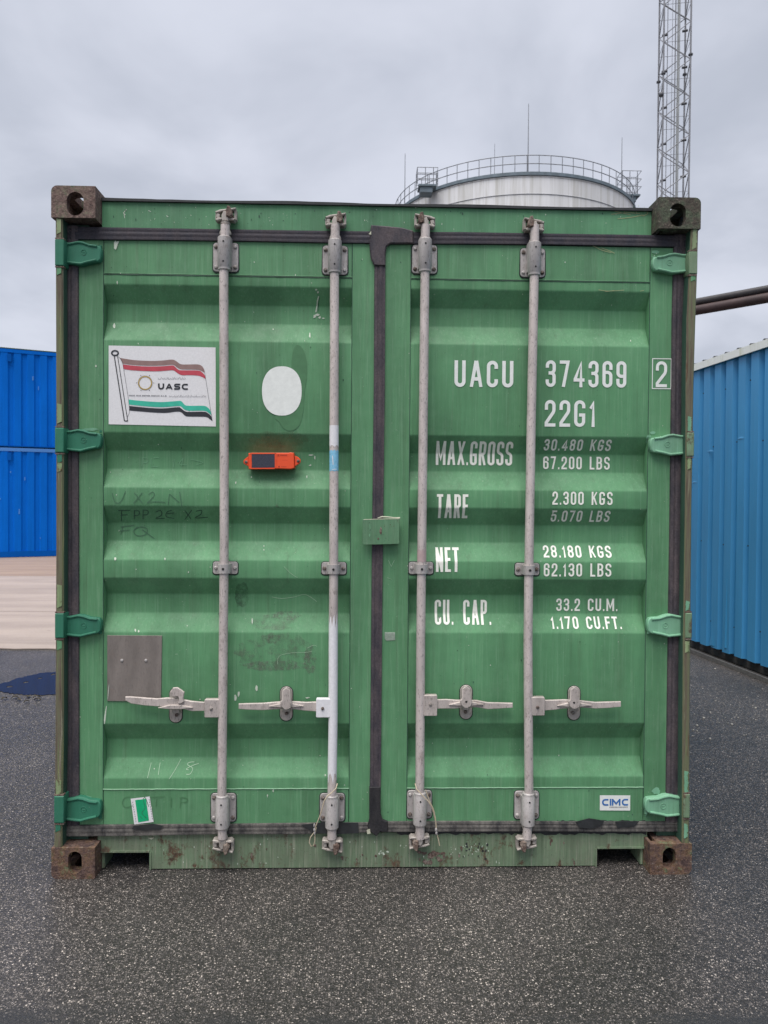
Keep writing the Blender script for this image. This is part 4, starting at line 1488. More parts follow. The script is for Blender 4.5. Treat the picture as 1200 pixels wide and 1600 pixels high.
# ragged black grime under the bottom gasket on the right half
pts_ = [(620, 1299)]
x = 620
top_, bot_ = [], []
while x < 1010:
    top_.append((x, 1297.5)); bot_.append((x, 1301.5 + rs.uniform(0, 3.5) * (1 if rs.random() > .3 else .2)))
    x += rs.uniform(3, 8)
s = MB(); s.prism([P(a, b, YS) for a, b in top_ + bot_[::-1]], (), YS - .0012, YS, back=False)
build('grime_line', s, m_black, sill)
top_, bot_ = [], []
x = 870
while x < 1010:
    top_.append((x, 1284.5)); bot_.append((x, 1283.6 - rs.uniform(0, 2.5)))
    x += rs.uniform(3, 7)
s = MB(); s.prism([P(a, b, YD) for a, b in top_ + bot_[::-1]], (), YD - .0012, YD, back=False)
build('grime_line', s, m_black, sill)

# stickers
st = poly_px([(204.3, 1247.8), (234, 1244.2), (240.3, 1284), (210, 1287.8)], m_decal, 'sticker')
poly_px([(211.5, 1249.8), (228.3, 1247.8), (233, 1281.5), (216.3, 1284.6)], m_sticker_g, 'sticker_print', st, .0024)
for k, (a, b) in enumerate(((207.4, 1252), (233.2, 1248))):
    gs = []
    for j in range(9):
        u0, u1 = j / 9 + .01, j / 9 + .07
        gs.append([(a + 5.6 * u0, b + 33 * u0), (a + 5.6 * u1, b + 33 * u1)])
    scrawl(gs, .9, m_fineink, st, .0026, 'sticker_print')
scrawl([[(224, 1250), (227, 1262), (222, 1270), (229, 1278)], [(219, 1275), (223, 1279)]], .6, m_darkgreen, st, .0027, 'sticker_print')
st2 = poly_px([(937, 1242.3), (984.6, 1242.5), (984.4, 1266.3), (937, 1266)], m_white, 'sticker', doorR)
(xa, za), (xb, zb) = Q(940.5, 1248), Q(981, 1258.3)
conform(text_polys('cIMc', xa, xb, zb, za, .0062, .2), m_cimc, 'sticker_print', st2, .0024)
(xa, za), (xb, zb) = Q(952, 1260), Q(981, 1261.6)
conform([[(xa + (xb - xa) * k / 14, zb), (xa + (xb - xa) * (k + .6) / 14, zb), (xa + (xb - xa) * (k + .6) / 14, za), (xa + (xb - xa) * k / 14, za)] for k in range(14)], m_fineink, 'sticker_print', st2, .0024)

# ---------- lock rods
YR = YD - .032
RODS = [
    dict(px=[(352, 352.0), (430, 349.7), (700, 350.3), (850, 350.4), (1000, 349.0), (1235, 346.8), (1310, 347.5)], top=351.5, bot=347.3, side=-1),
    dict(px=[(352, 524.0), (430, 522.7), (700, 521.9), (900, 521.3), (1000, 520.7), (1120, 520.4), (1235, 518.8), (1310, 518.5)], top=523.5, bot=518.0, side=-1),
    dict(px=[(352, 664.8), (430, 664.0), (700, 660.9), (900, 658.6), (1000, 657.4), (1235, 656.0), (1310, 656.5)], top=664.5, bot=656.3, side=1),
    dict(px=[(352, 835.5), (430, 834.8), (660, 830.0), (900, 826.2), (1000, 825.0), (1120, 825.6), (1235, 826.5), (1310, 823.5)], top=833.3, bot=824.3, side=1),
]
# bearing bracket mesh, origin at plate centre on the door face
def bracket_mesh(flip):
    s = MB()
    s.prism(rrect(-.0475, .0475, -.055, .055, .012, 4), (), -.005, 0, chamfer=.0015)
    # housing: half cylinder sleeve
    pr = []
    z0, z1 = (-.060, .068)
    s.lathe([(z0, .0195), (z0 + .004, .0235), (z0 + .014, .0235), (z0 + .017, .0255), (z1 - .003, .0255), (z1, .022)], (0, -.030, 0), 'z', 20)
    s.box(-.0255, .0255, -.030, -.004, z0 + .017, z1 - .003)
    for hz_ in (-.030, .044):
        s.lathe([(0, .0035), (-.002, .0035)], (.0, -.0548, hz_), 'y', 8, mi=1)
    if flip:
        s.v = [(a, b, -c) for a, b, c in s.v]
    return s.mesh('bearing_bracket', [m_brk, m_hole])


brk_top, brk_bot = bracket_mesh(False), bracket_mesh(True)
s = MB(); s.lathe([(0, .0078), (-.003, .0078), (-.0055, .006), (-.007, .003)], (0, 0, 0), 'y', 10)
bolt_me = s.mesh('bolt', [m_bolt])
s = MB(); s.lathe([(0, .0068), (-.003, .0068), (-.006, .004)], (0, 0, 0), 'y', 10)
bolt_me2 = s.mesh('bolt', [m_brk])
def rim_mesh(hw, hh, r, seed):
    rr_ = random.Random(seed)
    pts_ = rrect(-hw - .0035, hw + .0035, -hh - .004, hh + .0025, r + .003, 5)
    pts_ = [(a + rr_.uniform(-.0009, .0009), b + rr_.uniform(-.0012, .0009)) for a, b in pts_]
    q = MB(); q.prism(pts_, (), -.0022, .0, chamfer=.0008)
    return q.mesh('shade_dirt_rim', [m_rimshade])


m_rimshade = plain('contact shade and dirt', (0.022, 0.035, 0.028), .8, var=.4)  # dark rim paints contact shade and dirt round the fittings
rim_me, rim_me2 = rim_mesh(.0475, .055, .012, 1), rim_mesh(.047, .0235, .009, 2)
# guide bracket (middle)
s = MB()
s.prism(rrect(-.047, .047, -.0235, .0235, .009, 4), (), -.004, 0, chamfer=.001)
arc = [(-.026, -.004), (-.024, -.030)] + [(.0 - .024 * math.cos(rad(a)), -.030 - .024 * math.sin(rad(a))) for a in range(20, 161, 20)] + [(.024, -.030), (.026, -.004)]
s.prism(arc, (), -.0175, .0175, axis='z')
s.lathe([(0, .0048), (-.002, .0048)], (.0, -.0535, 0), 'y', 10, mi=1)
guide_me = s.mesh('guide_bracket', [m_brk, m_hole])


def cam_mesh(side, up):
    """cam end and keeper; local z=0 at the collar, pointing up; mirrored for the bottom"""
    s = MB()
    # neck
    s.lathe([(-.004, .0215), (.004, .0225), (.012, .0195), (.020, .0165), (.036, .0165), (.040, .019), (.046, .0185), (.050, .0145)], (0, 0, 0), 'z', 16)
    # cam fingers: a central stem leaning, two claws
    s.prism([(-.010, .046), (.014, .046), (.016, .068), (.010, .084), (-.004, .088), (-.012, .072)], (), -.020, .016, chamfer=.004)
    s.prism([(-.036, .052), (-.030, .048), (.0, .054), (.034, .050), (.040, .058), (.030, .062), (-.028, .062)], (), -.016, .018, chamfer=.003)
    s.prism([(-.038, .088), (-.020, .096), (.018, .102), (.040, .106), (.040, .099), (.020, .092), (-.010, .088), (-.034, .081)], (), -.012, .024, chamfer=.003)
    s.box(-.038, -.030, .002, .026, .060, .088)
    s.box(.032, .041, .000, .026, .060, .100)
    return s


def pin_mesh():
    s = MB()
    s.prism([(.006, .064), (.022, .060), (.030, .070), (.027, .090), (.020, .106), (.010, .108), (.006, .09)], (), -.026, .010, chamfer=.004)
    t = MB()
    t.prism([(-.034, .064), (-.020, .062), (-.018, .080), (-.032, .082)], (), -.010, .012, chamfer=.003)
    return s, t


for ri, R_ in enumerate(RODS):
    side = R_['side']
    dr = doorL if side < 0 else doorR
    pts3 = []
    for py, cxp in R_['px']:
        x, z = P(cxp, py, YR)
        pts3.append((x, YR, z))
    # smooth it a little
    s = MB()
    s.tube(pts3, .0172, 18)
    rod = build('lock_rod', s, m_rod, root)
    def xr(z, pts3=pts3):
        for (xa, _, za), (xb, _, zb) in zip(pts3, pts3[1:]):
            if zb <= z <= za: return xa + (xb - xa) * (za - z) / (za - zb)
        return pts3[0][0] if z > pts3[0][2] else pts3[-1][0]
    # bearings
    zt_ = P(R_['top'], [402.5, 407, 405.5, 411][ri], YD)[1]
    zb_ = P(R_['bot'], [1261, 1261, 1256, 1257][ri], YD)[1]
    for zc, me, tp in ((zt_, brk_top, 1), (zb_, brk_bot, 0)):
        b_ = place('bearing_bracket', me, rod, (xr(zc), YD, zc))
        place('shade_dirt_rim', rim_me, rod, (xr(zc), YD, zc))
        for sx in (-1, 1):
            for sz in (-1, 1):
                place('bolt', bolt_me if (sx + sz * 2 + ri) % 3 else bolt_me2, rod, (xr(zc) + sx * .0365, YD - .005, zc + sz * .0385))
    # guide
    zg = P(660, [888.5, 888.5, 887.5, 888.5][ri], YD)[1]
    place('guide_bracket', guide_me, rod, (xr(zg), YD, zg))
    place('shade_dirt_rim', rim_me2, rod, (xr(zg), YD, zg))
    for sx in (-1, 1):
        place('bolt', bolt_me2 if (sx + ri) % 2 else bolt_me, rod, (xr(zg) + sx * .0365, YD - .004, zg))
    # cams, top and bottom
    flipx = 1 if ri < 2 else -1
    for tp in (1, 0):
        cpy = [[369, 374, 373, 376], [1292, 1293, 1288, 1291]][1 - tp][ri]
        zc = P(600, cpy, YR)[1]
        base = cam_mesh(side, tp)
        pn, pn2 = pin_mesh()
        fz = 1 if tp else -1
        fx = flipx
        for mb_, nm, mt in ((base, 'cam_end', m_cam), (pn, 'cam_keeper', m_rustpin), (pn2, 'cam_stop', m_cam)):
            mb_.v = [(xr(zc) + a * fx * 1.0, YR + .008 + b, zc + fz * c * .92) for a, b, c in mb_.v]
            build(nm, mb_, mt, rod)
    R_['rod'] = rod; R_['xr'] = xr

rod1, rod2, rod3, rod4 = [r['rod'] for r in RODS]


def wrap(rodd, xrf, py0, py1, mat, name, rag0=0, rag1=0, rr=.0176, label=None):
    """thin skin round the front of a rod"""
    s = MB()
    z0, z1 = P(520, py0, YR)[1], P(520, py1, YR)[1]
    n, m = 14, 22
    for i in range(m + 1):
        for k in range(n + 1):
            a = rad(175 + 190 * k / n)
            zt__ = z0 + (rag0 * (math.sin(k * 1.9) + .5 * math.sin(k * 4.1)) / 413.)
            zb__ = z1 + (rag1 * (math.sin(k * 1.3 + 1) + .5 * math.sin(k * 3.7)) / 413.)
            z = zt__ + (zb__ - zt__) * i / m
            s.v.append((xrf(z) + rr * math.cos(a), YR + rr * math.sin(a), z))
    for i in range(m):
        for k in range(n):
            s.face((i * (n + 1) + k, i * (n + 1) + k + 1, (i + 1) * (n + 1) + k + 1, (i + 1) * (n + 1) + k), 0, True)
    o = build(name, s, mat, rodd)
    if label: o['label'] = label
    return o


wrap(rod2, RODS[1]['xr'], 665, 697, m_whitepaint, 'paint_patch', 0, 1.5)
wrap(rod2, RODS[1]['xr'], 704, 736, m_tape, 'tape_remnant', 1, .6)
wrap(rod2, RODS[1]['xr'], 968, 1212, m_whitepaint, 'paint_patch', 9, 8)
wrap(rod3, RODS[2]['xr'], 858, 877, m_pinktape, 'paint_patch', 1, 1)
q = MB()
x, z = P(522, 722, YR - .018)

# white print on the tape
conform(ribbon([P(519.5, 712, YR - .0182), P(520.5, 726, YR - .0182)], .003), m_whitepaint, 'tape_remnant', rod2, .0182, yfun=lambda z: YR)
conform(ribbon([P(519, 733.5, YR - .0182), P(526, 733, YR - .0182)], .002), m_whitepaint, 'tape_remnant', rod2, .0182, yfun=lambda z: YR)

# ---------- door handles
HND = [
    dict(rod=0, hub=(319.5, 343, 1093, 1121), pts=[(320, 1097, 1110.5), (300, 1095.5, 1111), (288, 1093, 1108), (262, 1090, 1104), (245, 1091.5, 1103.5), (225, 1090, 1102), (205, 1088.5, 1099), (196, 1088.5, 1094)], catch=(275, 1101.5), pin=(330, 1107), white=False, open_=True),
    dict(rod=1, hub=(494, 516, 1092, 1121), pts=[(496, 1096.5, 1111.5), (478, 1097, 1110.5), (462, 1096, 1108.5), (447, 1096, 1107.5), (432, 1096.5, 1108), (410, 1098.5, 1109.5), (385, 1099, 1108.5), (373, 1099.5, 1107.5)], catch=(447.5, 1099), pin=(504, 1107), white=True, open_=False),
    dict(rod=2, hub=(662, 683, 1086.5, 1118.5), pts=[(682, 1093, 1107), (697, 1092.5, 1107), (712, 1093.5, 1107), (728, 1094, 1105), (745, 1094, 1105), (762, 1097.5, 1108), (780, 1097.8, 1107), (801, 1098.5, 1105.5)], catch=(728, 1096.5), pin=(672.5, 1100.5), white=False, open_=False),
    dict(rod=3, hub=(829, 851, 1089.5, 1118), pts=[(850, 1094, 1110), (865, 1093.5, 1109), (880, 1093, 1107), (897, 1093.5, 1105.5), (912, 1095, 1105.5), (930, 1097, 1107), (950, 1096.5, 1106), (970, 1096, 1104)], catch=(896.5, 1098), pin=(840, 1105), white=False, open_=False),
]
YH = YD - .034
for hd in HND:
    s = MB()
    top_ = [P(a, b, YH) for a, b, c in hd['pts']]
    bot_ = [P(a, c, YH) for a, b, c in hd['pts']]
    s.prism(top_ + bot_[::-1], (), YH - .004, YH + .006, chamfer=.002)
    # raised middle rib
    d_ = -1 if hd['rod'] < 2 else 1
    cxp, cyp = hd['catch']
    rib = [(cxp - 27, cyp + 3.5), (cxp - 8, cyp - 1.5), (cxp + 8, cyp - 1.5), (cxp + 27, cyp + 3), (cxp + 8, cyp + 6), (cxp - 8, cyp + 6)]
    s.prism([P(a, b, YH) for a, b in rib], (), YH - .012, YH - .0035, chamfer=.003)
    h_ = build('door_handle', s, m_handle, root)
    # grip texture band
    s = MB()
    a0, a1 = hd['pts'][-2], hd['pts'][-3]
    # hub plate fixed to the rod
    u0, u1, v0, v1 = hd['hub']
    s = MB()
    (xa, za), (xb, zb) = P(u0, v0, YR - .012), P(u1, v1, YR - .012)
    s.prism(rrect(xa, xb, zb, za, .004, 3), (), YR - .014, YR + .010, chamfer=.0015)
    x, z = P(hd['pin'][0], hd['pin'][1], YR - .014)
    s.lathe([(0, .0062), (-.004, .0058), (-.006, .003)], (x, YR - .0138, z), 'y', 12, mi=1)
    build('handle_hub', s, [m_whitepaint if hd['white'] else m_handle, m_bolt], h_)
    # catch: back plate, swinging keeper, bolts
    s = MB()
    x0_, zc_ = P(cxp, cyp, YD)
    bp = rrect(x0_ - .0235, x0_ + .0235, zc_ - .066, zc_ + .066, .0225, 6)
    s.prism(bp, (), YD - .006, YD, chamfer=.0015)
    build('catch_plate', s, m_cam, h_)
    s = MB(); s.prism(rrect(x0_ - .0262, x0_ + .0265, zc_ - .0695, zc_ + .068, .025, 6), (), YD - .002, YD, chamfer=.0008)  # same painted contact shade and dirt, round the catch
    build('shade_dirt_rim', s, m_rimshade, h_)
    s = MB()
    x1_, z1_ = P(cxp, cyp - 20, YD - .02)
    if hd['open_']:
        kp = [(cxp - 8, cyp - 21), (cxp - 4, cyp - 27.5), (cxp + 3, cyp - 28), (cxp + 9, cyp - 24), (cxp + 13.5, cyp - 20.5), (cxp + 12, cyp - 12), (cxp + 13, cyp - 6), (cxp + 9, cyp - 3), (cxp + 3.5, cyp - 3), (cxp + 7, cyp - 9), (cxp + 4, cyp - 14), (cxp - 5, cyp - 14)]
        s.prism([P(a, b, YH - .006) for a, b in kp], (), YH - .014, YH - .005, chamfer=.002)
    else:
        kp = [(cxp - 6, cyp - 21), (cxp, cyp - 25.5), (cxp + 6, cyp - 21), (cxp + 7, cyp - 6), (cxp + 9.5, cyp - 2), (cxp + 8, cyp + 6), (cxp + 2, cyp + 9.5), (cxp - 3, cyp + 9), (cxp - 8, cyp + 4), (cxp - 9.5, cyp - 3), (cxp - 6.5, cyp - 6)]
        s.prism([P(a, b, YH - .010) for a, b in kp], (), YH - .020, YH - .011, chamfer=.003)
        xh, zh = P(cxp + .5, cyp, YH - .02)
        if hd['rod'] != 1:
            s.lathe([(0, .0042), (-.0012, .0042)], (xh, YH - .0195, zh), 'y', 10, mi=1)
    build('catch_keeper', s, [m_handle, m_hole], h_)
    s = MB()
    for dy, rr_ in ((-18, .0075), (17, .0065)):
        xx_, zz_ = P(cxp, cyp + dy, YD - .02)
        s.lathe([(0, rr_), (-.006 if dy > 0 else -.03, rr_), (-.010 if dy > 0 else -.034, rr_ * .5)], (xx_, YD - .006, zz_), 'y', 12)
    build('bolt', s, m_bolt, h_)
    s = MB()
    (xa, za), (xb, zb) = P(cxp - 6, cyp + 6, YD - .02), P(cxp + 6, cyp + 13, YD - .02)
    s.prism([(xa, zb), (xb, zb), (xb, za), (xa, za)], (), YD - .022, YD - .005, chamfer=.002)
    build('catch_lug', s, m_cam, h_)

# ---------- hinges
def hinge(side, ytop, ybot, mat, label=None):
    yc = (ytop + ybot) / 2
    hh = (ybot - ytop) / 2
    L = side == 'L'
    # key x positions in px
    if L: xk0, xk1, xend = 86.3 if yc < 1200 else 85, 99.5, 157
    else:
        u = (yc - 400) / 860
        xk0, xk1, xend = 1089.5 - 10 * min(1, max(0, u)) - (2 if u > .2 else 0), 1077 - 8.5 * u, 1021 - 12 * u
    sg = 1 if L else -1
    s = MB()
    Yb = .020
    # blade: starts tall at the knuckle and narrows; hangs over the gasket to the door
    bl = [(xk1 - sg * 1, -.74), (xk1 + sg * 8, -.76), (xk1 + sg * 22, -.90), (xk1 + sg * 30, -.84), (xk1 + sg * 40, -.66), (xend - sg * 8, -.62), (xend - sg * 3, -.56), (xend - sg * .6, -.36), (xend, 0), (xend - sg * .6, .42), (xend - sg * 4, .64), (xk1 + sg * 36, .80), (xk1 + sg * 26, .95), (xk1 + sg * 14, .88), (xk1 - sg * 1, .76)]
    bl3 = []
    for x, v in bl:
        bl3.append(P(x, yc + v * hh, .030))
    s.prism(bl3, (), .036, YD + .001 if False else YD - .0005, chamfer=.004)
    # raised borders top and bottom
    for e_ in (((xk1 - sg * 2, -.66), (xk1 + sg * 10, -.68), (xk1 + sg * 22, -.80), (xk1 + sg * 30, -.74), (xk1 + sg * 40, -.56), (xend - sg * 6, -.50)), ((xk1 - sg * 2, .68), (xk1 + sg * 14, .78), (xk1 + sg * 26, .84), (xk1 + sg * 36, .70), (xend - sg * 7, .54))):
        s.tube([(*[P(x, yc + v * hh, .033)[0]], .036, P(x, yc + v * hh, .033)[1]) for x, v in e_], .0052, 8)
    # end weld
    s.tube([(P(xend, yc + v * hh, YD)[0], YD - .004, P(xend, yc + v * hh, YD)[1]) for v in (-.5, -.2, .1, .4, .62)], .0065, 8)
    hg = build('hinge', s, mat, root)
    if label: hg['label'] = label
    # cast mark
    cxm = (xk1 + xend) / 2 + sg * 2.5
    s = MB()
    ring = [(P(cxm + 4.2 * math.cos(rad(a)), yc + 4.2 * math.sin(rad(a)), .0355)) for a in range(0, 361, 30)]
    s.tube([(a, .0355, b) for a, b in ring], .0011, 5, caps=False)
    a, b = P(cxm - 2, yc, .0355); c, d = P(cxm + 2.4, yc, .0355)
    s.tube([(a, .0355, b), (c, .0355, d)], .0010, 5)
    build('cast_mark', s, mat, hg)
    # knuckle wraps the post edge
    s = MB()
    xs_ = [P(xk0, yc, .003)[0], P(xk1, yc, .003)[0]]
    a, b = min(xs_), max(xs_)
    z1_, z0_ = P(90 if L else 1080, ytop, .003)[1], P(90 if L else 1080, ybot, .003)[1]
    s.prism(rrect(a - .001, b + .001, z0_, z1_, .002, 2), (), .0005, .055, chamfer=.003)
    build('hinge_knuckle', s, mat if L else m_post2, hg)
    s = MB()
    for zz in (z1_ + .004, z0_ - .004):
        s.prism(rrect(a - .001, b, zz - .0025, zz + .0025, .001, 2), (), .003, .02)
    build('hinge_pin', s, m_rustpin, hg)


m_post2 = paint_green('knuckle weathered paint', (0.17, 0.28, 0.16), 0.3, rust=0.45, seed=17)
for a, b in ((374, 415), (668.5, 707), (958.5, 997), (1244, 1286)):
    hinge('L', a, b, m_teal)
for a, b in ((393, 428), (676, 713), (958, 997), (1241, 1278)):
    hinge('R', a, b, m_mint)
# sloppy brush-outs of the touch up paint round some hinges
rs = random.Random(9)
for (cx0, cy0, rx, ry, m, par) in ((1014, 688, 5, 8, m_mint, doorR), (1014, 962, 5, 7, m_mint, doorR), (1009, 1262, 3, 12, m_mint, doorR), (1026, 1236, 7, 5, m_mint, doorR), (1020, 676, 4, 3, m_mint, doorR), (1024, 394, 6, 2.5, m_mint, doorR), (158, 683, 3, 11, m_teal, doorL), (152, 1270, 5, 2, m_teal, doorL), (140, 671, 12, 2.4, m_mint, doorL), (134, 1245, 10, 2.2, m_mint, doorL)):
    poly_px(blob(cx0, cy0, rx, ry, 16, .3, rs), m, 'touch_up_patch', par)

# ---------- centre lock cover
s = MB()
cv = [(566.5, 812), (624, 811), (624, 850), (568, 851.5), (566, 848)]
s.prism([P(a, b, .026) for a, b in cv], (), .026, .034, chamfer=.0015)
(xa, za), (xb, zb) = P(600, 813, .03), P(623, 850, .03)
s.prism([(xa + .012, zb + .001), (xb - .003, zb + .001), (xb - .003, za - .003), (xa + .012, za - .003)], (), .0342, YD)
cov = build('lock_cover', s, paint_green('lock cover paint', (0.105, 0.235, 0.125), .3, rust=.12, seed=21, chips=.8), root)
s = MB()
s.tube([(*[P(a, b, .028)[0]], .030, P(a, b, .028)[1]) for a, b in ((590, 809.5), (597, 807.6), (606, 808), (616, 809), (625, 809.5))], .0035, 6, rads=[.0015, .0035, .003, .0025, .004])
s.tube([(*[P(a, b, .026)[0]], .027, P(a, b, .026)[1]) for a, b in ((568, 812), (590, 811.2), (624, 810.6))], .0013, 5)
build('putty_bead', s, m_putty, cov)
conform([[P(*p, .026) for p in blob(595, 829, 1.6, 6, 10, .3, rs)], [P(*p, .026) for p in blob(591, 841.5, 1.4, 1.6, 8, .3, rs)]], m_rustpin, 'rust_bloom', cov, .0012, yfun=lambda z: .026)
conform([[P(*p, .026) for p in blob(578, 824, .7, 4.5, 8, .3, rs)], [P(*p, .026) for p in blob(577.5, 836, .9, 2.5, 8, .3, rs)]], m_faint, 'paint_chip', cov, .0012, yfun=lambda z: .026)

# small white tear on the gaskets
for pts_, Y in (([(231, 1309), (241, 1308.6), (237, 1311.5)], YS), ([(573, 1297), (578, 1295), (579, 1302), (574, 1303)], YG - .006), ([(576, 366), (580, 361), (580, 367)], YG - .008)):
    s = MB(); s.prism([P(a, b, Y) for a, b in pts_], (), Y - .002, Y, back=False)
    build('torn_edge', s, m_putty, root)

# ---------- tracker
ORY = prof(P(425, 721, YD + DEP)[1])
s = MB()
FY = YD - .012       # front face of the device
def tp(x, y): return P(375 + x / 7.059, 695 + y / 7.059, FY)
back = YD + DEP - .002
trk = empty('tracking_device', (P(425, 735, FY)[0], back - .004, P(425, 735, FY)[1]), label='small orange tracking box with a dark solar panel fixed on the left green door', cat='tracking device')
body = [tp(92, 92), (tp(130, 88)), tp(540, 88), tp(555, 84), tp(595, 90), tp(600, 255), tp(560, 268), tp(420, 264), tp(130, 268), tp(95, 268)]
s.prism(body, (), FY, back, chamfer=.0025)
build('housing', s, m_orange, trk)
for ear in ([(92, 120), (70, 140), (38, 165), (32, 190), (42, 212), (80, 232), (92, 245)], [(600, 118), (640, 135), (664, 160), (666, 188), (655, 205), (620, 228), (600, 240)]):
    s = MB()
    hx_, hy_ = (64, 188) if ear[0][0] < 300 else (640, 178)
    c_ = tp(hx_, hy_)
    s.prism([tp(*p) for p in ear], (), FY + .008, FY + .018, chamfer=.002)
    e_ = build('mounting_ear', s, m_orange, trk)
    s = MB(); s.lathe([(0, .0062), (-.0025, .0055), (-.004, .0035)], (c_[0], FY + .0082, c_[1]), 'y', 12)
    build('screw', s, m_bolt, e_)
s = MB(); s.prism([tp(130, 105), tp(382, 102), tp(384, 250), tp(132, 254)], (), FY - .0012, FY + .001)
build('solar_panel', s, m_solar, trk)
s = MB()
for bb in ((110, 92, 395, 101), (110, 255, 395, 266), (385, 92, 398, 266), (117, 101, 128, 255)):
    s.prism([tp(bb[0], bb[1]), tp(bb[2], bb[1]), tp(bb[2], bb[3]), tp(bb[0], bb[3])], (), FY - .002, FY + .001)
build('panel_frame', s, m_orange, trk)
polys = []
def bar(a, b, c, d): polys.append([tp(a, b), tp(c, b), tp(c, d), tp(a, d)])
for k in range(3): bar(414, 106 + k * 8, 436 - (k == 1) * 4, 110 + k * 8)
for k in range(7): bar(446 + k * 11, 108, 453 + k * 11, 120)
for k in range(6): bar(456 + k * 10, 238, 462 + k * 10, 243)
for k in range(8): bar(466 + k * 8, 168, 470 + k * 8, 171)
polys.append([tp(431 + 8 * math.cos(rad(a)), 240 + 8 * math.sin(rad(a))) for a in range(0, 360, 40)])
conform(polys, m_devink, 'printed_marks', trk, .0012, yfun=lambda z: FY)
s = MB(); s.box(tp(120, 0)[0], tp(580, 0)[0], back - .002, prof(P(425, 730, YD + DEP)[1]) - .0005, tp(0, 235)[1], tp(0, 120)[1])
build('mounting_pad', s, m_black, trk)

# ---------- cable seals hanging from the two middle rods
def seal(pts_px, label, beads, loop):
    s = MB()
    YW = YR - .030
    p3 = [(P(a, b, YW)[0], YW + d, P(a, b, YW)[1]) for a, b, d in pts_px]
    s.tube([tuple(Vector(p)) for p in p3], .0022, 6)
    s2 = MB()
    for a, b, r in beads:
        x, z = P(a, b, YW)
        s2.lathe([(-.006, r * .6), (-.003, r), (.004, r), (.007, r * .6)], (x, YW + .002, z), 'z', 8)
    o = empty('cable_seal', p3[-1], label=label, cat='cable seal', group='cable seals hanging from the lock rods')
    build('wire', s, m_wire, o)
    s3 = MB()
    s3.tube([(P(a, b, YW)[0], YW + .004, P(a, b, YW)[1]) for a, b in loop], .0018, 6)
    build('wire', s3, m_wire, o)
    build('crimp', s2, m_brk, o)


seal([(527, 1226, .012), (525, 1232, .002), (520, 1237, 0), (512, 1243, -.004), (507, 1250, -.004), (503.5, 1263, -.002), (500, 1275, .004), (495, 1288, .01), (491.5, 1297, .012)],
     'twisted wire seal ending in a loop, hanging left off the second lock rod', [(491, 1290, .0035), (491.2, 1297, .004), (491.5, 1302, .0032)],
     [(491.5, 1300), (485, 1309), (483, 1317), (486, 1323), (490, 1322), (492, 1314), (492, 1303), (494, 1294)])
for k in range(5): pass
seal([(649, 1226, .012), (651, 1233, .0), (658, 1240, -.004), (668, 1250, -.006), (674, 1259, -.004), (678, 1272, .004), (681, 1285, .01), (682.5, 1300, .012)],
     'thin wire seal hanging straight down to the right of the third lock rod', [(681.5, 1297, .0045), (682, 1302, .0042)],
     [(665.5, 1235), (668, 1243), (672, 1254), (677, 1264), (680.5, 1278), (682.5, 1302), (685.5, 1314), (687, 1322)])

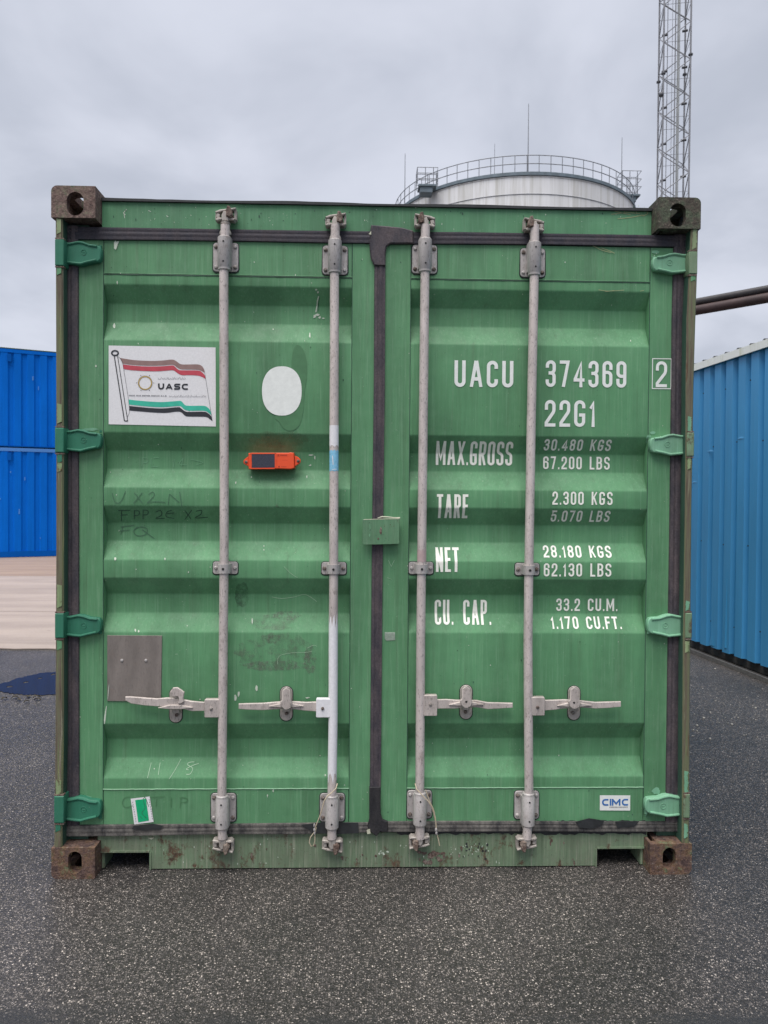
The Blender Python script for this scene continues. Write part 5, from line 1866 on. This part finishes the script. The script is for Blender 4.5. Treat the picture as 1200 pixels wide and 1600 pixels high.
# ------------------------------------------------------------------ stacked blue containers on the left
def blue_container(zb, h, label, nm_w=12.2):
    A = Vector((-6.094, 15.5)); Bp = Vector((-6.968 - .30, 14.95))
    # right end near the photo frame edge hidden behind the green container; front face runs left
    d = (Bp - A).normalized()
    A = A - d * 3.4
    nrm = Vector((-d.y, d.x))
    if nrm.y > 0: nrm = -nrm        # towards the camera
    def W3(u, out_, z): q = A + d * u + nrm * out_; return (q.x, q.y, z)
    ro = empty('shipping_container', W3(nm_w / 2, 0, zb), label=label, cat='shipping container', group='blue containers stacked at the back left')
    def wbox(u0, u1, o0, o1, z0, z1):
        s = MB(); b = 0
        for z in (z0, z1): s.v += [W3(u0, o0, z), W3(u1, o0, z), W3(u1, o1, z), W3(u0, o1, z)]
        for q in ((3, 2, 1, 0), (4, 5, 6, 7), (0, 1, 5, 4), (1, 2, 6, 5), (2, 3, 7, 6), (3, 0, 4, 7)): s.face(q)
        return s
    # front corrugated wall
    s = MB(); pr = []
    u = .16
    while u < nm_w - .16:
        for du, o in ((0, -.004), (.072, -.004), (.106, -.040), (.178, -.040), (.212, -.004)):
            if u + du < nm_w - .16: pr.append((u + du, o))
        u += .278
    for u, o in pr: s.v += [W3(u, o, zb + (.15 if zb < 1 else .045)), W3(u, o, zb + h - .06)]
    for i in range(len(pr) - 1): s.face((2 * i, 2 * i + 2, 2 * i + 3, 2 * i + 1))
    build('side_wall', s, m_blue, ro)
    rq = random.Random(int(zb * 10) + 2)
    for _k in range(9):
        uk, zk = rq.uniform(3.3, 5.6), zb + rq.uniform(.4, 2.0)
        build('paint_scrape', wbox(uk, uk + rq.uniform(.01, .03), -.005, .003, zk, zk + rq.uniform(.02, .12)), m_bluelt, ro)
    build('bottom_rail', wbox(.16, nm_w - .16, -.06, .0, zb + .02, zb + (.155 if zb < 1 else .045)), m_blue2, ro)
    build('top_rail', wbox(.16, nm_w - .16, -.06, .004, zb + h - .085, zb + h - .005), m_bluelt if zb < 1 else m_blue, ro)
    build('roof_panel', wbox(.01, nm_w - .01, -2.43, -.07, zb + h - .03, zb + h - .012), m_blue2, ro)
    build('end_wall', wbox(.01, .05, -2.3, -.14, zb + .1, zb + h - .03), m_blue, ro)
    build('end_wall', wbox(nm_w - .05, nm_w - .01, -2.3, -.14, zb + .1, zb + h - .03), m_blue, ro)
    build('side_wall', wbox(.05, nm_w - .05, -2.42, -2.38, zb + .1, zb + h - .03), m_blue, ro)
    for u in (0, nm_w - .162):
        for o in (-2.438, -.178):
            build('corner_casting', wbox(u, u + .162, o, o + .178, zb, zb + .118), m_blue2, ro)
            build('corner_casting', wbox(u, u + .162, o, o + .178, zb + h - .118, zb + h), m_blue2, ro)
            build('corner_post', wbox(u + .01, u + .15, o + .01, o + .168, zb + .118, zb + h - .118), m_blue, ro)
    # lashing hook plates
    uh = (Vector(W3(0, 0, 0)).xy - Vector((0, 0))).length
    r_ = ray(14.5, 575); q0 = Vector((CAM_LOC.x, CAM_LOC.y)); rd = Vector((r_.x, r_.y))
    # intersect view line with the wall line
    det = rd.x * (-d.y) - rd.y * (-d.x)
    rhs = A - q0
    t_ = (rhs.x * (-d.y) - rhs.y * (-d.x)) / det
    hit = q0 + rd * t_
    uu = (hit - A).dot(d)
    build('lashing_hook', wbox(uu - .04, uu + .04, .0, .03, zb + h - .30, zb + h - .12), m_blue2, ro)
    if zb < 1:
        # white scratch and pale corrugation lips under the top rail
        pass
    else:
        build('roof_edge_strip', wbox(.02, nm_w - .02, -.05, .008, zb + h, zb + h + .02), m_darkgreen, ro)
    return ro


blue_container(0.0, 2.591, 'bright blue container at the bottom of the stack standing on pale concrete')
blue_container(2.595, 2.30, 'bright blue container on top of the stack at the back left')

# ------------------------------------------------------------------ blue shed on the right
dA = Vector((4.351, 4.326)); dd = (Vector((4.443, 3.116)) - dA).normalized()     # towards the camera
dn = Vector((-1, 0)) - dd * Vector((-1, 0)).dot(dd); dn.normalize()                # outward, to the lane
U0, U1 = -5.0, 9.5
def S3(u, o, z): q = dA + dd * u + dn * o; return (q.x, q.y, z)
shed = empty('blue_shed', S3(2, -1.2, 0), label='long blue profiled metal shed with stained white eaves trim', cat='shed')
def sbox(u0, u1, o0, o1, z0, z1):
    s = MB()
    for z in (z0, z1): s.v += [S3(u0, o0, z), S3(u1, o0, z), S3(u1, o1, z), S3(u0, o1, z)]
    for q in ((3, 2, 1, 0), (4, 5, 6, 7), (0, 1, 5, 4), (1, 2, 6, 5), (2, 3, 7, 6), (3, 0, 4, 7)): s.face(q)
    return s
PIT = .1885
ZB, ZT = .100, 2.70
start = -.02 - PIT * 26
k = 0
u = start
while u < U1 - 1:
    s = MB(); pr = []
    for j in range(5):
        b = u + j * PIT
        pr += [(b, 0), (b + .108, 0), (b + .128, -.042), (b + .154, -.042), (b + PIT, 0)]
    pr = [p for i, p in enumerate(pr) if i == 0 or abs(p[0] - pr[i - 1][0]) > 1e-6]
    lift = .0015
    nz = 12
    for (uu, o) in pr:
        for iz in range(nz + 1):
            z = ZB + (ZT - ZB) * iz / nz
            zz_ = z + (random.uniform(-.006, .003) if iz == 0 else 0)
            s.v.append(S3(uu, o + lift * (k % 2) + .0012 * math.sin(uu * 3.1 + z * 2), zz_))
    for i in range(len(pr) - 1):
        for iz in range(nz):
            a = i * (nz + 1) + iz
            s.face((a, a + nz + 1, a + nz + 2, a + 1))
    # foot dent on the second visible panel
    wp = build('wall_panel', s, m_shed, shed)
    u += 5 * PIT
    k += 1
# screws
s = MB()
rs = random.Random(4)
for zc in (.35, 1.05, 1.95, 2.45):
    uu = start + .150
    i = 0
    while uu < 4:
        if i % 2 == int(zc * 10) % 2:
            q = S3(uu, -.018, zc + rs.uniform(-.02, .02)); s.ball(q, .007, 0, 6, 4)
        uu += PIT; i += 1
build('wall_screws', s, m_black, shed, kind='stuff')
# dents: shallow folded ridges near the foot of the wall
for (u_, z_, hgt, wd) in ((.38, .12, .22, .05), (.60, .14, .75, .02), (.30, 1.9, .01, .06), (.78, 1.98, .012, .06), (.02, 1.62, .012, .06)):
    s = MB()
    b = len(s.v)
    s.v += [S3(u_ - wd, .001, z_), S3(u_, .012 if hgt > .05 else .006, z_ + .002), S3(u_ + wd, .001, z_), S3(u_ + wd * .2, .001, z_ + hgt + (.01 if hgt < .05 else 0))]
    s.face((0, 1, 3)); s.face((1, 2, 3)); s.face((0, 3, 2))
    build('dent_crease', s, m_shed, shed)
build('eaves_trim', sbox(start, U1, .0135, .030, ZT - .012, ZT + .052), m_trim, shed)
for uu in (.35, -1.5, 2.2, 4.1):
    build('trim_joint', sbox(uu - .012, uu + .012, .0305, .0325, ZT - .012, ZT + .054), m_trim, shed)
# fibre cement roof sheets, corrugated across the eaves
nr = 12
uu = start
idx = 0
while uu < U1:
    s = MB()
    m = 40
    wd = PIT * 5
    for i in range(m + 1):
        a = uu + wd * i / m
        hgt = .020 * max(0.0, math.cos(2 * math.pi * (a - start) / PIT)) ** 3
        s.v += [S3(a, .012, ZT + .050 + hgt), S3(a, -1.25, ZT + .16 + hgt), S3(a, -2.5, ZT + .046 + hgt)]
    for i in range(m):
        for j in (0, 1):
            s.face((3 * i + j, 3 * i + j + 1, 3 * i + j + 4, 3 * i + j + 3), 0, True)
    build('roof_sheet', s, m_roofing, shed)
    uu += wd; idx += 1
build('base_beam', sbox(start, U1, -.03, .06, .0, .016), m_beam, shed)
build('base_beam', sbox(start, U1, -.06, -.045, .0165, .20), m_beam, shed)
build('beam_lip', sbox(start, U1, .062, .075, .002, .038), plain('worn beam edge', (.13, .125, .12), .5, var=.3), shed)
build('end_wall', sbox(start, start + .03, -2.44, -.03, .02, ZT), m_shed, shed)
build('end_wall', sbox(U1 - .9, U1 - .87, -2.44, -.03, .02, ZT), m_shed, shed)
build('rear_wall', sbox(start, U1, -2.47, -2.44, .02, ZT), m_shed, shed)

# ------------------------------------------------------------------ overhead pipes far behind, right
def far(px, py, D):
    r = ray(px, py); h = Vector((r.x, r.y)).length
    return CAM_LOC + r * (D / h)
p1 = far(1088, 472, 20.0); zpipe = p1.z
r2 = ray(1200, 451.5); t_ = (zpipe - CAM_LOC.z) / r2.z; p2 = CAM_LOC + r2 * t_
dirp = (p2 - p1).normalized()
m_pipe_top = plain('dark grey pipe', (.034, .031, .032), .5, var=.3, vs=4)
m_pipe_low = plain('brown primer pipe', (.048, .027, .026), .6, var=.3, vs=4)
pb = empty('pipe_bridge', (p1.x, p1.y, 0), label='pair of dark elevated pipes crossing the sky above the blue shed', cat='pipes')
a_, b_ = p1 - dirp * 60, p2 + dirp * 17
s = MB(); s.tube([a_, b_], .088, 14); build('upper_pipe', s, m_pipe_top, pb)
off = Vector((dirp.y, -dirp.x, 0)) * .02 + Vector((0, 0, -.205))
s = MB(); s.tube([a_ + off, b_ + off], .118, 14); build('lower_pipe', s, m_pipe_low, pb)
cpt = p1.lerp(p2, .66) + Vector((0, 0, -.098))
s = MB(); s.tube([cpt - dirp * .09, cpt + dirp * .09], .035, 8); build('pipe_clamp', s, m_pipe_top, pb)
for q in (p1 - dirp * 9, p1 - dirp * 26, p1 - dirp * 43, p1 - dirp * 59.5, p2 + dirp * 7.0, p2 + dirp * 16.5):
    s = MB(); s.box(q.x - .1, q.x + .1, q.y - .1, q.y + .1, 0, zpipe - .31)
    s.box(q.x - .5, q.x + .5, q.y - .06, q.y + .06, zpipe - .43, zpipe - .32)
    build('pipe_support', s, m_pipe_top, pb)

# ------------------------------------------------------------------ storage tank
TD, TAZ, TR_, TH = 60.0, rad(11.1), 60 * .152, 60 * .362
tc_ = Vector((CAM_LOC.x + TD * math.sin(TAZ), CAM_LOC.y + TD * math.cos(TAZ), 0))
ztop = CAM_LOC.z + TH
tank = empty('storage_tank', tc_, label='big pale cylindrical storage tank with a railing round its roof', cat='storage tank')
t = NT('streaked pale tank steel')
ang = t.n('ShaderNodeMapping')
c = t.ramp(t.noise(1.0, 6, 0.65, sc=(1.1, 1.1, .05)), [(.3, (.62, .62, .62)), (.6, (.74, .74, .75)), (.8, (.82, .82, .83))])
c = t.mix(t.math('MULTIPLY', t.ramp(t.noise(1.0, 6, 0.75, sc=(2.4, 2.4, .08), off=(4, 0, 0)), [(.48, 0.0), (.66, 1.0)]), .75), c, (.46, .45, .41))
m_tank = t.done(c, .6)
m_dkblue = plain('tank rim blue grey', (.13, .17, .20), .6, var=.3, vs=2)
m_rail = plain('railing grey', (.20, .21, .23), .5)
s = MB()
seg = 96
for z in (0, ztop - 6, ztop - 4, ztop - 2.2, ztop - .25):
    for k in range(seg): a = 2 * math.pi * k / seg; s.v.append((tc_.x + TR_ * math.cos(a), tc_.y + TR_ * math.sin(a), z))
for i in range(4):
    for k in range(seg):
        k2 = (k + 1) % seg
        s.face((i * seg + k, i * seg + k2, (i + 1) * seg + k2, (i + 1) * seg + k), 0, True)
build('tank_shell', s, m_tank, tank)
for zz, rr_, m in ((ztop - 1.45, .035, m_rail), (ztop - .30, .05, m_tank)):
    s = MB(); s.tube([(tc_.x + (TR_ + .02) * math.cos(2 * math.pi * k / 72), tc_.y + (TR_ + .02) * math.sin(2 * math.pi * k / 72), zz) for k in range(73)], rr_ * .6, 6, caps=False)
    build('stiffening_ring', s, m, tank)
s = MB()
s.lathe([(ztop - .24, TR_ + .02), (ztop - .23, TR_ + .10), (ztop - .02, TR_ + .10), (ztop, TR_ + .02), (ztop + .25, TR_ * .6), (ztop + .45, .3)], (tc_.x, tc_.y, 0), 'z', 96)
build('tank_roof', s, m_dkblue, tank)
for hz_ in (.55, 1.1):
    s = MB(); s.tube([(tc_.x + TR_ * math.cos(2 * math.pi * k / 72), tc_.y + TR_ * math.sin(2 * math.pi * k / 72), ztop + hz_) for k in range(73)], .028, 6, caps=False)
    build('handrail', s, m_rail, tank)
s = MB(); s.tube([(0, 0, 0), (0, 0, 1.1)], .025, 6)
pm_ = s.mesh('railing_post', [m_rail])
for k in range(72):
    a = 2 * math.pi * k / 72
    place('railing_post', pm_, tank, (tc_.x + TR_ * math.cos(a), tc_.y + TR_ * math.sin(a), ztop))
# stair-head platforms with cages, left and right edges
for (px, mir) in ((667, 1), (983, -1)):
    r = ray(px, 300); hd = Vector((r.x, r.y)).normalized()
    D = 52.4 if mir > 0 else 58.3
    c0 = Vector((CAM_LOC.x, CAM_LOC.y)) + hd * D
    zf = far(px, {1: 293, -1: 308}[mir], D).z
    pf = MB(); pf.box(c0.x - .62, c0.x + .62, c0.y - .6, c0.y + .6, zf - .12, zf)
    pf.box(c0.x - .5, c0.x + .35, c0.y - .5, c0.y + .5, zf - .5, zf - .121)
    build('platform', pf, m_dkblue, tank)
    cg = MB()
    hgt = far(px, {1: 267, -1: 272}[mir], D).z - zf
    for ax, ay in ((-.7, -.55), (-.15, -.55), (.4, -.55), (.7, .2), (-.7, .55), (.7, .55), (0.1, .55)):
        cg.tube([(c0.x + ax, c0.y + ay, zf), (c0.x + ax, c0.y + ay, zf + hgt)], .028, 5)
    for hh in (hgt * .33, hgt * .66, hgt):
        cg.tube([(c0.x + a, c0.y + b, zf + hh) for a, b in ((-.7, -.55), (.7, -.55), (.7, .55), (-.7, .55), (-.7, -.55))], .025, 5)
    build('ladder_cage', cg, m_rail, tank)
# lightning rods on the tank and one mast behind
for (px, pyt, D, pyb) in ((826, 162, 51.2, 262), (773, 225, 66, 262), (972, 215, 57.2, 282)):
    b0 = far(px, pyt, D)
    s = MB(); s.tube([(b0.x, b0.y, ztop - .1), (b0.x, b0.y, b0.z)], .035, 6, rads=[.04, .018])
    build('lightning_rod', s, m_rail, tank)
b0 = far(633, 240, 62)
s = MB(); s.tube([(b0.x, b0.y, 0), (b0.x, b0.y, b0.z)], .05, 8, rads=[.12, .022])
build('lightning_mast', s, m_rail, base=True, label='thin bare lightning mast rising left of the storage tank', cat='mast')

# ------------------------------------------------------------------ lattice mast
mb0 = far(1053, 150, 45.0)
MX, MY = mb0.x, mb0.y
mast = empty('lattice_mast', (MX, MY, 0), label='tall grey steel lattice mast rising behind the top right corner', cat='lattice mast')
m_mast = plain('galvanised mast steel', (.20, .205, .225), .5, var=.2, vs=2)
m_mastd = plain('dark mast fittings', (.075, .078, .09), .6)
m_mastl = plain('pale cable duct', (.42, .44, .44), .5)
axm = rad(11.4)
eu = Vector((math.cos(axm), -math.sin(axm))); ev = Vector((math.sin(axm), math.cos(axm)))
HW = .70
def Mp(u, v, z): q = Vector((MX, MY)) + eu * u + ev * v; return (q.x, q.y, z)
HT = 40.0
leg_s = MB(); leg_s.tube([(0, 0, 0), (0, 0, HT)], .050, 8)
leg_me = leg_s.mesh('mast_leg', [m_mast])
for u_, v_ in ((-HW, -HW), (HW, -HW), (HW, HW), (-HW, HW)):
    place('mast_leg', leg_me, mast, Mp(u_, v_, 0))
PH = 1.02
nb = int(HT / PH)
cor = [(-HW, -HW), (HW, -HW), (HW, HW), (-HW, HW)]
for k in range(nb):
    z0_, z1_ = k * PH, (k + 1) * PH
    for f in range(4):
        a, b = cor[f], cor[(f + 1) % 4]
        if (k + f) % 2: a, b = b, a
        s = MB(); s.tube([Mp(*a, z0_), Mp(*b, z1_)], .026, 5)
        build('brace', s, m_mast, mast)
s = MB()
for k in range(0, nb, 2):
    for f in range(4):
        s.tube([Mp(*cor[f], k * PH), Mp(*cor[(f + 1) % 4], k * PH)], .012, 4)
build('horizontal_ties', s, m_mast, mast, kind='stuff')
for u_, v_, r0, m in ((.02, -.1, .032, m_mast), (.30, .45, .085, m_mastl), (-.30, .4, .022, m_mast), (.18, -.1, .014, m_mast), (-.14, -.1, .014, m_mast)):
    s = MB(); s.tube([Mp(u_, v_, 0), Mp(u_, v_, HT)], r0, 8)
    build('cable_duct', s, m, mast)
s = MB()
for k in range(20):
    z_ = 1.3 + k * 2.0
    for (a, b) in (((-.66, -.5), (-.38, .3)), ((.40, .3), (.68, -.5))):
        q = Mp((a[0] + b[0]) / 2, 0, z_ + (.14 if a[0] > 0 else 0))
        s.tube([Mp(a[0], 0, z_ + (.14 if a[0] > 0 else 0)), Mp(b[0], 0, z_ + (.14 if a[0] > 0 else 0) + .03)], .065, 6)
build('step_brackets', s, m_mastd, mast, kind='stuff')
s = MB()
zfl = far(1035, 120, 45).z
for f, dz in ((0, -.3), (1, .6), (3, 0), (2, .3)):
    s.lathe([(0, .12), (.07, .12)], Mp(*cor[f], zfl + dz), 'z', 10)
s.ball(Mp(-HW - .1, -HW, zfl - 1.4), .14, 0, 8, 6)
build('flange', s, m_mastd, mast, kind='stuff')
